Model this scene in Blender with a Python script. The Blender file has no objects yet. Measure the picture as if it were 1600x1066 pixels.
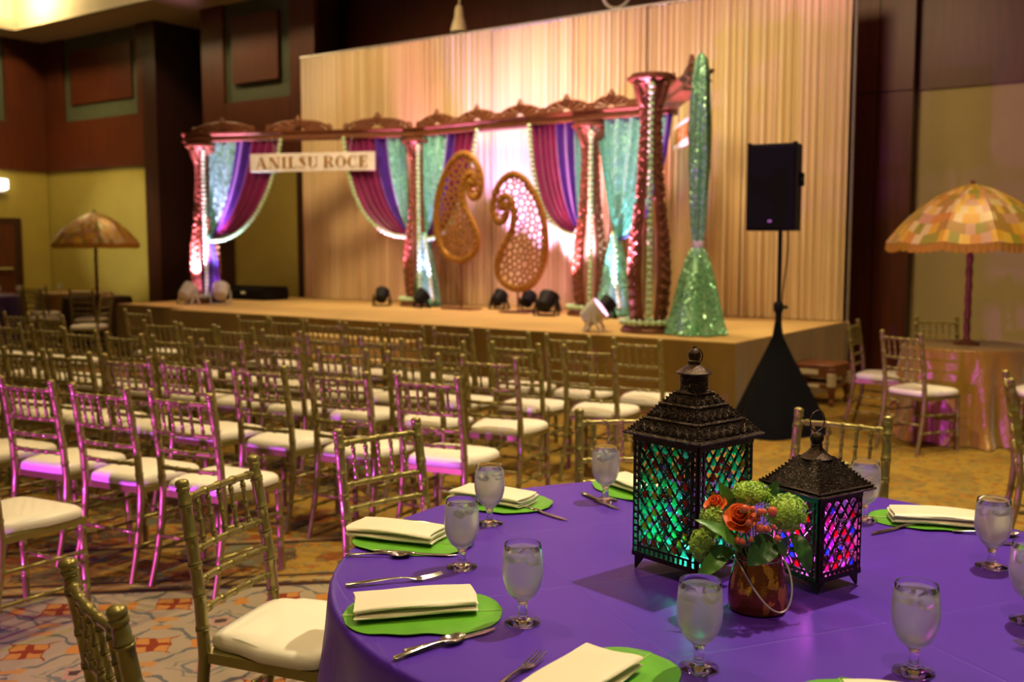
import bpy, bmesh, math, random
from mathutils import Vector, Matrix, Euler
from mathutils.geometry import delaunay_2d_cdt
R = random.Random(7)
PI = math.pi
sc = bpy.context.scene
C = sc.collection

# ------------------------------------------------------------------ camera
cam_d = bpy.data.cameras.new('camera'); cam = bpy.data.objects.new('camera', cam_d); C.objects.link(cam)
cam.location = (0, 0, 1.57)
cam.rotation_euler = (PI/2 - math.atan((533-381)/1600), 0, 0)
cam_d.sensor_width = 36; cam_d.lens = 36.0; cam_d.clip_start = .05; cam_d.clip_end = 100
cam_d.dof.use_dof = True; cam_d.dof.focus_distance = 2.45; cam_d.dof.aperture_fstop = 3.2
sc.camera = cam
sc.view_settings.view_transform = 'Standard'; sc.view_settings.look = 'None'
sc.view_settings.gamma = 1; sc.view_settings.use_curve_mapping = False
sc.view_settings.exposure = 0.45

# ------------------------------------------------------------------ world (the dim rest of the ballroom)
w = bpy.data.worlds.new('world'); sc.world = w; w.use_nodes = True
w.node_tree.nodes['Background'].inputs[0].default_value = (1, .78, .50, 1)
w.node_tree.nodes['Background'].inputs[1].default_value = .085

# ------------------------------------------------------------------ stage frame: x to the right along the stage front, y towards the back wall
OX, OY = 1.945, 8.88
RS = math.atan2(-.5833, .8123)
def W(x, y, z=0): return Vector((OX + .8123*x + .5833*y, OY - .5833*x + .8123*y, z))

# ------------------------------------------------------------------ lights of the room, plus one added fill
WARM = (1, .76, .40)
def spot(name, loc, to, watts, col, ang, blend=.5, rad=.08):
    d = bpy.data.lights.new(name, 'SPOT'); d.energy = watts; d.color = col; d.spot_size = math.radians(ang); d.spot_blend = blend; d.shadow_soft_size = rad
    o = bpy.data.objects.new(name, d); C.objects.link(o); o.location = loc
    o.rotation_euler = (Vector(to)-Vector(loc)).to_track_quat('-Z', 'Y').to_euler(); return o
CZ = 5.86
for i, (x, y, wt) in enumerate([(2.1, 4.1, 980), (-1.9, 3.6, 260), (-3.4, 6.4, 190), (.2, 6.6, 480), (4.4, 7.6, 400), (-5.4, 10.2, 260), (.7, .3, 300)]):  # last entry is an added fill overhead, brightening lantern, flower and goblet fronts
    spot('downlight_and_fill_beam', (x, y, CZ), (x, y, 0), wt, WARM if i else (1, .84, .60), 95, .7, .07)
# stage wash from ceiling track in front of the stage
for x, y, tx, ty, tz, wt in [(-6.6, -1.6, -6.6, 2.9, 3.0, 640), (-3.4, -1.6, -3.2, 2.9, 2.8, 480), (-.6, -1.6, -.4, 2.9, 2.4, 480)]:
    spot('stage_track_beam', W(x, y, CZ-.1), W(tx, ty, tz), wt, (1, .74, .38), 70, .8, .55)
spot('stage_top_beam', W(-3.8, 1.3, CZ-.1), W(-3.8, 1.3, 0), 620, (1, .80, .48), 110, .8, .5)
spot('corner_beam', W(-15.6, 1.4, CZ-.1), W(-16, 3.4, 1), 230, (1, .8, .3), 100, .8, .1)
# magenta floor uplight standing at the aisle left of the guest table
MAG = (.52, .05, 1)
spot('magenta_uplight_beam', (-3.5, 2.05, .13), (-.6, 5.27, .52), 820, MAG, 56, .35, .05)
spot('wall_par_beam', W(-11.5, -2.5, 2.2), W(-15.15, 4.2, 1.75), 900, (1, .95, .8), 24, .75, .02)
# ------------------------------------------------------------------ node helpers
class S:
    nt = None
    def __init__(s, k): s.k = k
    def _m(s, op, o=None, clamp=False):
        n = S.nt.nodes.new('ShaderNodeMath'); n.operation = op; n.use_clamp = clamp
        for i, q in enumerate((s, o)):
            if q is None: continue
            if isinstance(q, S): S.nt.links.new(q.k, n.inputs[i])
            else: n.inputs[i].default_value = q
        return S(n.outputs[0])
    def __add__(s, o): return s._m('ADD', o)
    def __sub__(s, o): return s._m('SUBTRACT', o)
    def __mul__(s, o): return s._m('MULTIPLY', o)
    def lt(s, o): return s._m('LESS_THAN', o)
    def gt(s, o): return s._m('GREATER_THAN', o)
    def mx(s, o): return s._m('MAXIMUM', o)
    def mn(s, o): return s._m('MINIMUM', o)
    def abs(s): return s._m('ABSOLUTE')
    def fr(s): return s._m('FRACT')
    def fl(s): return s._m('FLOOR')
    def sin(s): return s._m('SINE')
def start(name):
    m = bpy.data.materials.new(name); m.use_nodes = True; S.nt = m.node_tree
    return m, m.node_tree.nodes['Principled BSDF']
def node(t, **kw):
    n = S.nt.nodes.new(t)
    for k, v in kw.items():
        if k in n.inputs:
            if isinstance(v, S): S.nt.links.new(v.k, n.inputs[k])
            elif hasattr(v, 'is_output'): S.nt.links.new(v, n.inputs[k])
            else: n.inputs[k].default_value = v
        else: setattr(n, k, v)
    return n
def coords(kind='Object'): return node('ShaderNodeTexCoord').outputs[kind]
def c4(c): return (c[0], c[1], c[2], 1)
def mixc(f, a, b):
    n = S.nt.nodes.new('ShaderNodeMix'); n.data_type = 'RGBA'
    for i, q in ((0, f), (6, a), (7, b)):
        if isinstance(q, S): S.nt.links.new(q.k, n.inputs[i])
        elif hasattr(q, 'is_output'): S.nt.links.new(q, n.inputs[i])
        elif i == 0: n.inputs[0].default_value = q
        else: n.inputs[i].default_value = c4(q)
    return S(n.outputs[2])
def put(b, sock, v):
    if isinstance(v, S): S.nt.links.new(v.k, b.inputs[sock])
    else: b.inputs[sock].default_value = v
def bump(b, h, strength=.3, dist=.01):
    n = node('ShaderNodeBump'); n.inputs['Strength'].default_value = strength; n.inputs['Distance'].default_value = dist
    S.nt.links.new(h.k if isinstance(h, S) else h, n.inputs['Height']); S.nt.links.new(n.outputs[0], b.inputs['Normal'])
def noise(scale, detail=3, vec=None, rough=.5):
    n = node('ShaderNodeTexNoise'); n.inputs['Scale'].default_value = scale; n.inputs['Detail'].default_value = detail; n.inputs['Roughness'].default_value = rough
    S.nt.links.new(vec if vec is not None else coords(), n.inputs['Vector']); return S(n.outputs[0])
def voro(scale, feat='F1', vec=None, out=0):
    n = node('ShaderNodeTexVoronoi', feature=feat); n.inputs['Scale'].default_value = scale
    S.nt.links.new(vec if vec is not None else coords(), n.inputs['Vector']); return S(n.outputs[out])
def stretch(sx, sy, sz, kind='Object'):
    n = node('ShaderNodeMapping'); n.inputs['Scale'].default_value = (sx, sy, sz)
    S.nt.links.new(coords(kind), n.inputs['Vector']); return n.outputs[0]
MATS = {}
def pm(name, col, rough=.5, metal=0., var=.12, vscale=6, bmp=0., bscale=60, spec=.5, stre=None, sheen=0., emit=None, estr=0., trans=0., ior=1.45, coat=0., sub=0.):
    m, b = start(name)
    vec = stretch(*stre) if stre else coords()
    n = noise(vscale, 4, vec)
    put(b, 'Base Color', mixc(n, [max(0, c*(1-var*2)) for c in col], [min(1, c*(1+var*2)) for c in col]))
    put(b, 'Roughness', rough); put(b, 'Metallic', metal); put(b, 'Specular IOR Level', spec); put(b, 'IOR', ior)
    if sheen: put(b, 'Sheen Weight', sheen)
    if coat: put(b, 'Coat Weight', coat)
    if trans: put(b, 'Transmission Weight', trans)
    if sub: put(b, 'Subsurface Weight', sub); b.inputs['Subsurface Radius'].default_value = (.02, .01, .005)
    if emit: put(b, 'Emission Color', c4(emit)); put(b, 'Emission Strength', estr)
    if bmp: bump(b, noise(bscale, 3, vec), bmp, .004)
    MATS[name] = m; return m

gold = pm('antique_gold_paint', (.265, .215, .055), .36, .6, .10, 9, .05, 200, coat=.45)
cushion = pm('ivory_vinyl', (.76, .69, .52), .42, 0, .03, 5, .03, 40)
cushion2 = pm('ivory_piping', (.66, .59, .42), .45)
blackp = pm('black_plastic', (.008, .008, .008), .55, 0, .1, 8, .2, 400, spec=.2)
blackc = pm('black_stretch_cloth', (.005, .005, .006), .9, 0, .2, 4, .1, 90, spec=.08)
grillem = pm('speaker_grille', (.006, .006, .006), .6, .0, .1, 8, .5, 500, spec=.12)
whitep = pm('white_housing', (.62, .58, .55), .4)
steel = pm('polished_steel', (.62, .58, .52), .16, 1, .05, 6)
bronze = pm('dark_bronze', (.045, .028, .018), .33, .9, .35, 30, .6, 260)
bronze2 = pm('bronze_filigree', (.075, .05, .036), .28, .85, .55, 220, 1.0, 420)
copper = pm('carved_copper_fibre', (.21, .07, .035), .40, .25, .25, 12, .8, 60)
copper2 = pm('brown_moulding', (.17, .055, .022), .45, .2, .2, 8, .3, 60)
paisg = pm('gold_brown_paisley', (.36, .16, .025), .45, .4, .2, 14, .6, 90)
petalg = pm('pale_green_pompom', (.50, .74, .42), .7, 0, .25, 40, .5, 80)
stagetop = pm('stage_carpet_tan', (.62, .41, .14), .9, 0, .12, 1.2, .25, 180)
skirt = pm('gold_crushed_skirt', (.24, .135, .014), .6, 0, .3, 2.2, .5, 14, stre=(1, 1, .5), sheen=.3)
woodm = pm('mahogany_panel', (.085, .017, .004), .42, 0, .3, 3, .05, 40, stre=(8, 8, .5))
wooddark = pm('dark_mahogany', (.035, .009, .004), .4, 0, .3, 3, .05, 40, stre=(8, 8, .5))
greenm = pm('olive_painted_recess', (.075, .085, .045), .6, 0, .1)
wallm = pm('ochre_wallpaper', (.37, .28, .05), .75, 0, .06, 3, .1, 90)
wallm2 = pm('beige_wallpaper', (.38, .30, .13), .75, 0, .05, 3, .1, 90)
plaster = pm('ceiling_plaster', (.58, .50, .34), .85, 0, .04, 2)
woodst = pm('carved_brown_wood', (.16, .05, .018), .4, 0, .3, 5, .2, 40, stre=(2, 2, 8))
ivoryp = pm('ivory_inlay', (.55, .47, .30), .4)
greenleaf = pm('banana_leaf_green', (.105, .33, .018), .38, 0, .18, 12, .1, 60)
midribm = pm('leaf_midrib', (.42, .60, .16), .4)
napk = pm('ecru_satin', (.78, .69, .47), .42, 0, .03, 8, .06, 60, sheen=.3)
hydr = pm('lime_green_floret', (.42, .80, .10), .55, 0, .35, 60, .2, 100, sub=.15)
rosem = pm('orange_rose_petal', (.82, .13, .012), .5, 0, .2, 30, .1, 60, sub=.2)
berrym = pm('coral_berry', (.72, .12, .07), .25, 0, .25, 60, 0, coat=.4)
lfdark = pm('dark_green_leaf', (.035, .11, .025), .38, 0, .25, 40, .15, 80)
lfmid = pm('green_leaf', (.085, .23, .03), .4, 0, .25, 40, .15, 80)
stemm = pm('green_stem', (.09, .18, .03), .5)
tealm = pm('teal_sequin_sheer', (.20, .55, .47), .38, .15, .3, 30, .5, 260, stre=(10, 10, .6))
violm = pm('violet_satin', (.055, .008, .24), .35, 0, .2, 6, .1, 40, sheen=.3)
marom = pm('magenta_maroon_satin', (.20, .002, .085), .38, 0, .2, 6, .1, 40, sheen=.3)
sequin = pm('green_sequin_cloth', (.15, .46, .19), .3, .35, .75, 140, 1.0, 220)
fringem = pm('yellow_fringe', (.62, .34, .02), .7, 0, .3, 60, .6, 200, stre=(20, 20, 1))
pewter = pm('wrapped_copper_pole', (.26, .10, .035), .42, .5, .4, 40, .8, 120)
brownc = pm('brown_table_cloth', (.06, .03, .012), .8, 0, .2)
tanpipe = pm('galvanised_pipe', (.5, .46, .4), .4, .8)
signm = pm('white_sign_board', (.80, .72, .70), .4)
signg = pm('gold_lettering', (.50, .25, .03), .35, .6)
whitefix = pm('white_enamel', (.75, .70, .6), .4)
purpdark = pm('far_purple_cloth', (.05, .02, .10), .7)
wirem = pm('bright_wire', (.78, .75, .68), .35, .5, .03, 6)
creamm = pm('cream_plate', (.75, .62, .35), .5)

def filigree_mat():
    m, b = start('openwork_filigree')
    e = voro(210, 'DISTANCE_TO_EDGE'); n = noise(60, 2)
    k = (e*9)._m('MINIMUM', 1.0)
    put(b, 'Base Color', mixc(k.gt(.62 ), (.20, .135, .095), (.006, .004, .004))); put(b, 'Metallic', .85); put(b, 'Roughness', mixc(n, (.18,)*3, (.38,)*3))
    bump(b, k*-1.0 + n*.4, .9, .003); return m
filig = filigree_mat()
def sequin_mat(name, lo, hi, sc_, rough=.25):
    m, b = start(name)
    v = node('ShaderNodeTexVoronoi'); v.inputs['Scale'].default_value = sc_; S.nt.links.new(coords(), v.inputs['Vector'])
    sp_ = node('ShaderNodeSeparateXYZ'); S.nt.links.new(v.outputs['Color'], sp_.inputs[0]); q = S(sp_.outputs[0])
    put(b, 'Base Color', mixc(q, lo, hi)); put(b, 'Roughness', rough); put(b, 'Metallic', .35)
    nv = node('ShaderNodeVectorMath', operation='SUBTRACT'); S.nt.links.new(v.outputs['Color'], nv.inputs[0]); nv.inputs[1].default_value = (.5, .5, .5)
    sc2 = node('ShaderNodeVectorMath', operation='SCALE'); S.nt.links.new(nv.outputs[0], sc2.inputs[0]); sc2.inputs['Scale'].default_value = .75
    ge = node('ShaderNodeNewGeometry'); ad = node('ShaderNodeVectorMath', operation='ADD'); S.nt.links.new(ge.outputs['Normal'], ad.inputs[0]); S.nt.links.new(sc2.outputs[0], ad.inputs[1])
    nn = node('ShaderNodeVectorMath', operation='NORMALIZE'); S.nt.links.new(ad.outputs[0], nn.inputs[0]); S.nt.links.new(nn.outputs[0], b.inputs['Normal'])
    return m
sequin = sequin_mat('green_sequin_cloth', (.07, .30, .13), (.42, .80, .50), 75)
tealm = sequin_mat('teal_sequin_sheer', (.13, .42, .36), (.34, .74, .66), 60, .4)
def curtain_mat():
    m, b = start('cream_backdrop_sheer')
    n = noise(1.6, 3, stretch(7, 7, .25)); put(b, 'Base Color', mixc(n, (.60, .43, .21), (.80, .64, .38)))
    put(b, 'Roughness', .7); put(b, 'Sheen Weight', .3)
    bump(b, noise(6, 2, stretch(14, 14, .3)), .25, .02); return m
drape = curtain_mat()

def cloth_mat():
    m, b = start('violet_table_satin')
    t = coords(); sep = node('ShaderNodeSeparateXYZ'); S.nt.links.new(t, sep.inputs[0]); x, y = S(sep.outputs[0]), S(sep.outputs[1])
    wv = noise(220, 2)
    put(b, 'Base Color', mixc(noise(3, 3), (.064, .0145, .32), (.080, .019, .37)))
    put(b, 'Roughness', .42); put(b, 'Specular IOR Level', .35)
    a = x*.93 + y*.36; c = y*.93 - x*.36
    wob = noise(2.2, 2)*.03
    cr = None
    for q, per, off in ((a, .52, .13), (c, .46, .21)):
        d = (((q + wob + off)*(1/per)).fr() - .5).abs()*per
        g = (S(node('ShaderNodeValue').outputs[0])*0 + 1 - d*160).mx(0)
        cr = g if cr is None else cr + g
    h = cr*.55 + noise(5, 3)*.9 + wv*.05
    bump(b, h, .35, .004); return m
cloth = cloth_mat()

def gold_cloth_mat():
    m, b = start('gold_crinkled_taffeta')
    put(b, 'Base Color', mixc(noise(3, 3), (.26, .12, .012), (.40, .23, .02))); put(b, 'Roughness', .32); put(b, 'Sheen Weight', .3); put(b, 'Metallic', .15)
    bump(b, noise(9, 3, stretch(1, 1, .45)), .6, .05); return m
taffeta = gold_cloth_mat()

def canopy_mat():
    m, b = start('patchwork_canopy_cloth')
    uv = coords('UV'); sep = node('ShaderNodeSeparateXYZ'); S.nt.links.new(uv, sep.inputs[0]); u, v = S(sep.outputs[0]), S(sep.outputs[1])
    fv = v*10; cu = u*5 + fv.fl()*.5
    comb = node('ShaderNodeCombineXYZ'); S.nt.links.new(cu.fl().k, comb.inputs[0]); S.nt.links.new(fv.fl().k, comb.inputs[1])
    wn = node('ShaderNodeTexWhiteNoise', noise_dimensions='2D'); S.nt.links.new(comb.outputs[0], wn.inputs['Vector'])
    rp = node('ShaderNodeValToRGB'); rp.color_ramp.interpolation = 'CONSTANT'
    cols = [(.66, .36, .02), (.66, .50, .20), (.30, .27, .02), (.58, .24, .03), (.70, .44, .05), (.55, .30, .14), (.40, .22, .03)]
    for i, c in enumerate(cols):
        e = rp.color_ramp.elements[i] if i < 2 else rp.color_ramp.elements.new(i/7)
        e.position = i/7; e.color = c4(c)
    S.nt.links.new(wn.outputs[0], rp.inputs[0]); S.nt.links.new(rp.outputs[0], b.inputs['Base Color'])
    put(b, 'Roughness', .33); put(b, 'Metallic', .1); put(b, 'Transmission Weight', 0)
    bump(b, noise(160, 2), .4, .004); return m
canopym = canopy_mat()

def carpet_mat():
    m, b = start('patterned_ballroom_carpet')
    mp = node('ShaderNodeMapping'); mp.inputs['Rotation'].default_value = (0, 0, math.radians(-8.4)); S.nt.links.new(coords(), mp.inputs['Vector'])
    sep = node('ShaderNodeSeparateXYZ'); S.nt.links.new(mp.outputs[0], sep.inputs[0]); X, Y = S(sep.outputs[0]), S(sep.outputs[1])
    dn = node('ShaderNodeTexNoise'); dn.inputs['Scale'].default_value = 14; S.nt.links.new(mp.outputs[0], dn.inputs['Vector'])
    ds = node('ShaderNodeSeparateXYZ'); S.nt.links.new(dn.outputs[1], ds.inputs[0])
    dx, dy = (S(ds.outputs[0]) - .5)*.05, (S(ds.outputs[1]) - .5)*.05
    P = .466
    x = X + dx; y = Y + dy
    fx = ((x + .13)*(1/P)).fr() - .5; fy = ((y - .095)*(1/P)).fr() - .5
    ax, ay = fx.abs(), fy.abs(); d = ax + ay; mm = ax.mx(ay); mi = ax.mn(ay)
    base = mixc(noise(5, 3), (.25, .21, .11), (.36, .285, .16))
    # grey scrolls round each flower
    ring = (d - .46 + (fx*26).sin()*.03).abs().lt(.03)
    col = mixc(ring, base, (.11, .115, .085))
    dots = (ax - .5).abs().lt(.045)*(ay - .5).abs().lt(.045)
    col = mixc(dots, col, (.06, .035, .02))
    pk = ((ax - .38).abs().lt(.06))*(ay.lt(.09)); col = mixc(pk, col, (.42, .19, .045))
    pk2 = ((ay - .40).abs().lt(.045))*(ax.lt(.10)); col = mixc(pk2, col, (.38, .20, .06))
    cx5, cy5 = (ax - .5).abs(), (ay - .5).abs(); dc = cx5 + cy5
    col = mixc((dc - .19 + (fx*30).sin()*.02).abs().lt(.028), col, (.13, .135, .10))
    col = mixc((dc - .28 + (fy*34).sin()*.025).abs().lt(.014), col, (.17, .16, .10))
    col = mixc(((cx5*1.6).mx(cy5) - .09).abs().lt(.02), col, (.36, .20, .13))
    flower = mm.lt(.155).mx((mm - mi*.72).lt(.06)*mm.lt(.26)); col = mixc(flower, col, (.20, .042, .014))
    inner = (mi.gt(.03))*(mm.lt(.145)); col = mixc(inner, col, (.42, .20, .05))
    # border bands and the scroll carpet beyond
    yy = Y + noise(3, 1)*.04
    border = yy.gt(4.72)
    big = voro(1.5, vec=mp.outputs[0]); bd = noise(2.6, 2)
    scol = mixc(bd.gt(.52), (.085, .052, .022), (.14, .10, .035))
    lp = ((big*9 + noise(4, 2)*5).sin()).gt(.35); scol = mixc(lp, scol, (.30, .18, .035))
    red = noise(3.3, 3).gt(.60); scol = mixc(red, scol, (.22, .075, .02))
    gr = (noise(5.1, 3)).gt(.62); scol = mixc(gr, scol, (.13, .13, .07))
    gld = (X + 1.0 - Y*.18).gt(0); scol2 = mixc(.55, scol, (.40, .25, .05)); scol = mixc(gld, scol, scol2)
    scol = mixc(noise(11, 4, None, .65).gt(.58), scol, (.27, .10, .022)); scol = mixc(noise(15, 3, None, .6).gt(.60), scol, (.16, .145, .055)); scol = mixc(noise(9, 3, None, .6).lt(.40), scol, (.30, .19, .05))
    col = mixc(border, col, scol)
    for y0, hw, cc in ((4.72, .025, (.04, .02, .01)), (4.79, .018, (.34, .25, .10)), (4.85, .016, (.05, .025, .012)), (5.40, .02, (.04, .02, .01)), (5.45, .014, (.28, .2, .08))):
        col = mixc((Y - y0).abs().lt(hw), col, cc)
    hs = node('ShaderNodeHueSaturation'); hs.inputs['Value'].default_value = .85; hs.inputs['Saturation'].default_value = 1.05; S.nt.links.new(col.k, hs.inputs['Color']); put(b, 'Base Color', S(hs.outputs[0])); put(b, 'Roughness', .95); put(b, 'Specular IOR Level', .15)
    bump(b, noise(420, 2), .5, .004); return m
carpet = carpet_mat()

def glass_mat():
    m, b = start('frosted_goblet_glass')
    nt = m.node_tree
    put(b, 'Base Color', (1, 1, 1, 1)); put(b, 'Transmission Weight', 1.0); put(b, 'IOR', 1.45)
    sep = node('ShaderNodeSeparateXYZ'); S.nt.links.new(coords(), sep.inputs[0]); z = S(sep.outputs[2])
    bowl = z.gt(.058)*z.lt(.163)
    n = noise(70, 3)
    put(b, 'Roughness', bowl*(n*.10 + .16) + .02)
    df = node('ShaderNodeBsdfDiffuse'); df.inputs[0].default_value = (.86, .86, .88, 1)
    tl = node('ShaderNodeBsdfTranslucent'); tl.inputs[0].default_value = (.85, .85, .85, 1)
    mx = node('ShaderNodeMixShader'); mx.inputs[0].default_value = .5; nt.links.new(df.outputs[0], mx.inputs[1]); nt.links.new(tl.outputs[0], mx.inputs[2])
    m2 = node('ShaderNodeMixShader'); S.nt.links.new((bowl*(n*.08 + .14)).k, m2.inputs[0])
    nt.links.new(b.outputs[0], m2.inputs[1]); nt.links.new(mx.outputs[0], m2.inputs[2])
    nt.links.new(m2.outputs[0], nt.nodes['Material Output'].inputs[0])
    return m
glassm = glass_mat()
def clear(name, col, rough, ior):
    m, b = start(name); put(b, 'Base Color', mixc(noise(20, 2), col, [min(1, c*1.02) for c in col])); put(b, 'Transmission Weight', 1.); put(b, 'Roughness', rough); put(b, 'IOR', ior); return m
waterm = clear('water', (.97, .98, .99), 0., 1.33)
icem = clear('ice', (.95, .97, .99), .25, 1.31)
def jewel(name, col, glow):
    m, b = start(name)
    nt = m.node_tree; put(b, 'Base Color', mixc(noise(90, 2), [c*.5 for c in col], col)); put(b, 'Transmission Weight', .5); put(b, 'Roughness', .1); put(b, 'IOR', 1.5)
    tl = node('ShaderNodeBsdfTranslucent'); tl.inputs[0].default_value = c4(col)
    ms = node('ShaderNodeMixShader'); ms.inputs[0].default_value = .55; nt.links.new(b.outputs[0], ms.inputs[1]); nt.links.new(tl.outputs[0], ms.inputs[2]); nt.links.new(ms.outputs[0], nt.nodes['Material Output'].inputs[0])
    return m
def mercury():
    m, b = start('amber_mercury_glass')
    n = noise(26, 4, stretch(1, 1, .5)); v = voro(150)
    put(b, 'Base Color', mixc(n.gt(.56), (.30, .09, .025), (.80, .38, .05))); put(b, 'Metallic', .92); put(b, 'Roughness', mixc(n, (.10,)*3, (.32,)*3)); bump(b, n + v*.3, .25, .003); return m
mercm = mercury()
def glow(name, col, s):
    m, b = start(name); put(b, 'Base Color', mixc(noise(5, 1), col, col)); put(b, 'Emission Color', c4(col)); put(b, 'Emission Strength', s); return m
lampglow = glow('lit_lamp_lens', (1, .82, .5), 14)
ledglow = glow('lit_led_lens', (1, .45, .85), 10)
sconceglow = glow('lit_sconce_glass', (1, .93, .8), 4)

# ------------------------------------------------------------------ mesh helpers
class MB:
    def __init__(s): s.v = []; s.f = []; s.uv = {}
    def add(s, vs, fs, mat=None):
        o = len(s.v)
        for p in vs:
            p = Vector(p); s.v.append(tuple(mat @ p) if mat else tuple(p))
        for f in fs: s.f.append(tuple(i+o for i in f))
        return s
    def box(s, c, d, rot=None):
        x, y, z = (q/2 for q in d)
        vs = [(-x, -y, -z), (x, -y, -z), (x, y, -z), (-x, y, -z), (-x, -y, z), (x, -y, z), (x, y, z), (-x, y, z)]
        M = Matrix.Translation(c) @ (rot.to_4x4() if rot else Matrix())
        return s.add(vs, [(0, 3, 2, 1), (4, 5, 6, 7), (0, 1, 5, 4), (1, 2, 6, 5), (2, 3, 7, 6), (3, 0, 4, 7)], M)
    def bbox(s, c, d, b=.004, rot=None):     # box with chamfered edges
        x, y, z = (q/2 for q in d); b = min(b, x*.9, y*.9, z*.9); vs = []; fs = []
        sg = [(-1, -1), (1, -1), (1, 1), (-1, 1)]
        for zz, k in ((-z, b), (-z+b, 0), (z-b, 0), (z, b)):
            for a, e in sg:
                vs.append((a*(x-k), e*(y-k), zz))
        for r in range(3):
            for i in range(4): fs.append((r*4+i, r*4+(i+1) % 4, r*4+4+(i+1) % 4, r*4+4+i))
        fs += [(3, 2, 1, 0), (12, 13, 14, 15)]
        return s.add(vs, fs, Matrix.Translation(c) @ (rot.to_4x4() if rot else Matrix()))
    def bar(s, a, b, w_, h_):
        a, b = Vector(a), Vector(b); d = b-a
        return s.box((a+b)/2, (w_, h_, d.length), d.to_track_quat('Z', 'Y').to_matrix())
    def tube(s, path, rad, n=8, cap=True, closed=False):
        path = [Vector(p) for p in path]; m = len(path); o = len(s.v)
        if not hasattr(rad, '__len__'): rad = [rad]*m
        up = Vector((0, 0, 1)); prev = None
        for i, p in enumerate(path):
            t = (path[(i+1) % m]-path[i-1]) if closed else (path[min(i+1, m-1)]-path[max(i-1, 0)])
            t.normalize()
            if prev is None:
                a = t.orthogonal() if abs(t.z) > .9 else t.cross(up)
                if abs(t.z) > .9: a = Vector((1, 0, 0)) - t*t.x
            else: a = prev - t*prev.dot(t)
            a.normalize(); prev = a; b = t.cross(a)
            for k in range(n):
                q = 2*PI*k/n; s.v.append(tuple(p + (a*math.cos(q) + b*math.sin(q))*rad[i]))
        for i in range(m if closed else m-1):
            for k in range(n):
                i2 = (i+1) % m
                s.f.append((o+i*n+k, o+i*n+(k+1) % n, o+i2*n+(k+1) % n, o+i2*n+k))
        if cap and not closed:
            s.f.append(tuple(o+k for k in range(n))[::-1]); s.f.append(tuple(o+(m-1)*n+k for k in range(n)))
        return s
    def lathe(s, prof, n=24, c=(0, 0, 0), mod=None):
        o = len(s.v); c = Vector(c); m = len(prof)
        for i, (r, z) in enumerate(prof):
            for k in range(n):
                q = 2*PI*k/n; rr = r*(mod(q, z) if mod else 1)
                s.v.append((c.x+rr*math.cos(q), c.y+rr*math.sin(q), c.z+z))
        for i in range(m-1):
            for k in range(n): s.f.append((o+i*n+k, o+i*n+(k+1) % n, o+(i+1)*n+(k+1) % n, o+(i+1)*n+k))
        if prof[0][0] > 1e-6 and prof[0] != prof[-1]: s.f.append(tuple(o+k for k in range(n))[::-1])
        if prof[-1][0] > 1e-6 and prof[0] != prof[-1]: s.f.append(tuple(o+(m-1)*n+k for k in range(n)))
        return s
    def grid(s, fn, nu, nv, thick=0):
        o = len(s.v)
        for i in range(nu+1):
            for j in range(nv+1): s.v.append(tuple(fn(i/nu, j/nv)))
        for i in range(nu):
            for j in range(nv):
                a = o+i*(nv+1)+j; s.f.append((a, a+nv+1, a+nv+2, a+1))
        return s
    def prism(s, poly, z0, z1, M=None):
        n = len(poly); vs = [(x, y, z0) for x, y in poly] + [(x, y, z1) for x, y in poly]
        fs = [tuple(range(n))[::-1], tuple(range(n, 2*n))] + [(i, (i+1) % n, n+(i+1) % n, n+i) for i in range(n)]
        return s.add(vs, fs, M)
    def sphere(s, c, r, nu=10, nv=7, sq=(1, 1, 1)):
        prof = [(math.sin(PI*j/nv), -math.cos(PI*j/nv)) for j in range(nv+1)]
        o = len(s.v); c = Vector(c)
        for pr, pz in prof:
            for k in range(nu):
                q = 2*PI*k/nu; s.v.append((c.x+r*pr*math.cos(q)*sq[0], c.y+r*pr*math.sin(q)*sq[1], c.z+r*pz*sq[2]))
        for i in range(nv):
            for k in range(nu): s.f.append((o+i*nu+k, o+i*nu+(k+1) % nu, o+(i+1)*nu+(k+1) % nu, o+(i+1)*nu+k))
        return s
    def torus(s, c, R_, r, n=24, m=6, M=None):
        path = [Vector((R_*math.cos(2*PI*i/n), R_*math.sin(2*PI*i/n), 0)) for i in range(n)]
        M = (Matrix.Translation(c) @ M) if M else Matrix.Translation(c)
        return s.tube([M @ p for p in path], r, m, closed=True)
    def mesh(s, name, mat, smooth=True, solid=0):
        me = bpy.data.meshes.new(name); me.from_pydata(s.v, [], s.f)
        bm = bmesh.new(); bm.from_mesh(me); bmesh.ops.remove_doubles(bm, verts=bm.verts, dist=1e-6)
        if solid: bmesh.ops.solidify(bm, geom=bm.faces[:], thickness=solid)
        bmesh.ops.recalc_face_normals(bm, faces=bm.faces); bm.to_mesh(me); bm.free()
        me.materials.append(mat)
        if smooth: me.shade_smooth(); me.set_sharp_from_angle(angle=math.radians(42))
        return me
    def build(s, name, mat, parent=None, smooth=True, solid=0): return link(name, s.mesh(name, mat, smooth, solid), parent)
def link(name, me, parent=None, loc=None, rz=None):
    o = bpy.data.objects.new(name, me); C.objects.link(o); o.parent = parent
    if loc is not None: o.location = loc
    if rz is not None: o.rotation_euler = (0, 0, rz)
    return o
def tag(o, label, cat, group=None, kind=None):
    o['label'] = label; o['category'] = cat
    if group: o['group'] = group
    if kind: o['kind'] = kind
    return o
def thing(name, label, cat, loc=(0, 0, 0), rz=0, group=None, kind=None):
    o = bpy.data.objects.new(name, None); C.objects.link(o); o.location = loc; o.rotation_euler = (0, 0, rz); o.empty_display_size = .1
    return tag(o, label, cat, group, kind)
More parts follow.
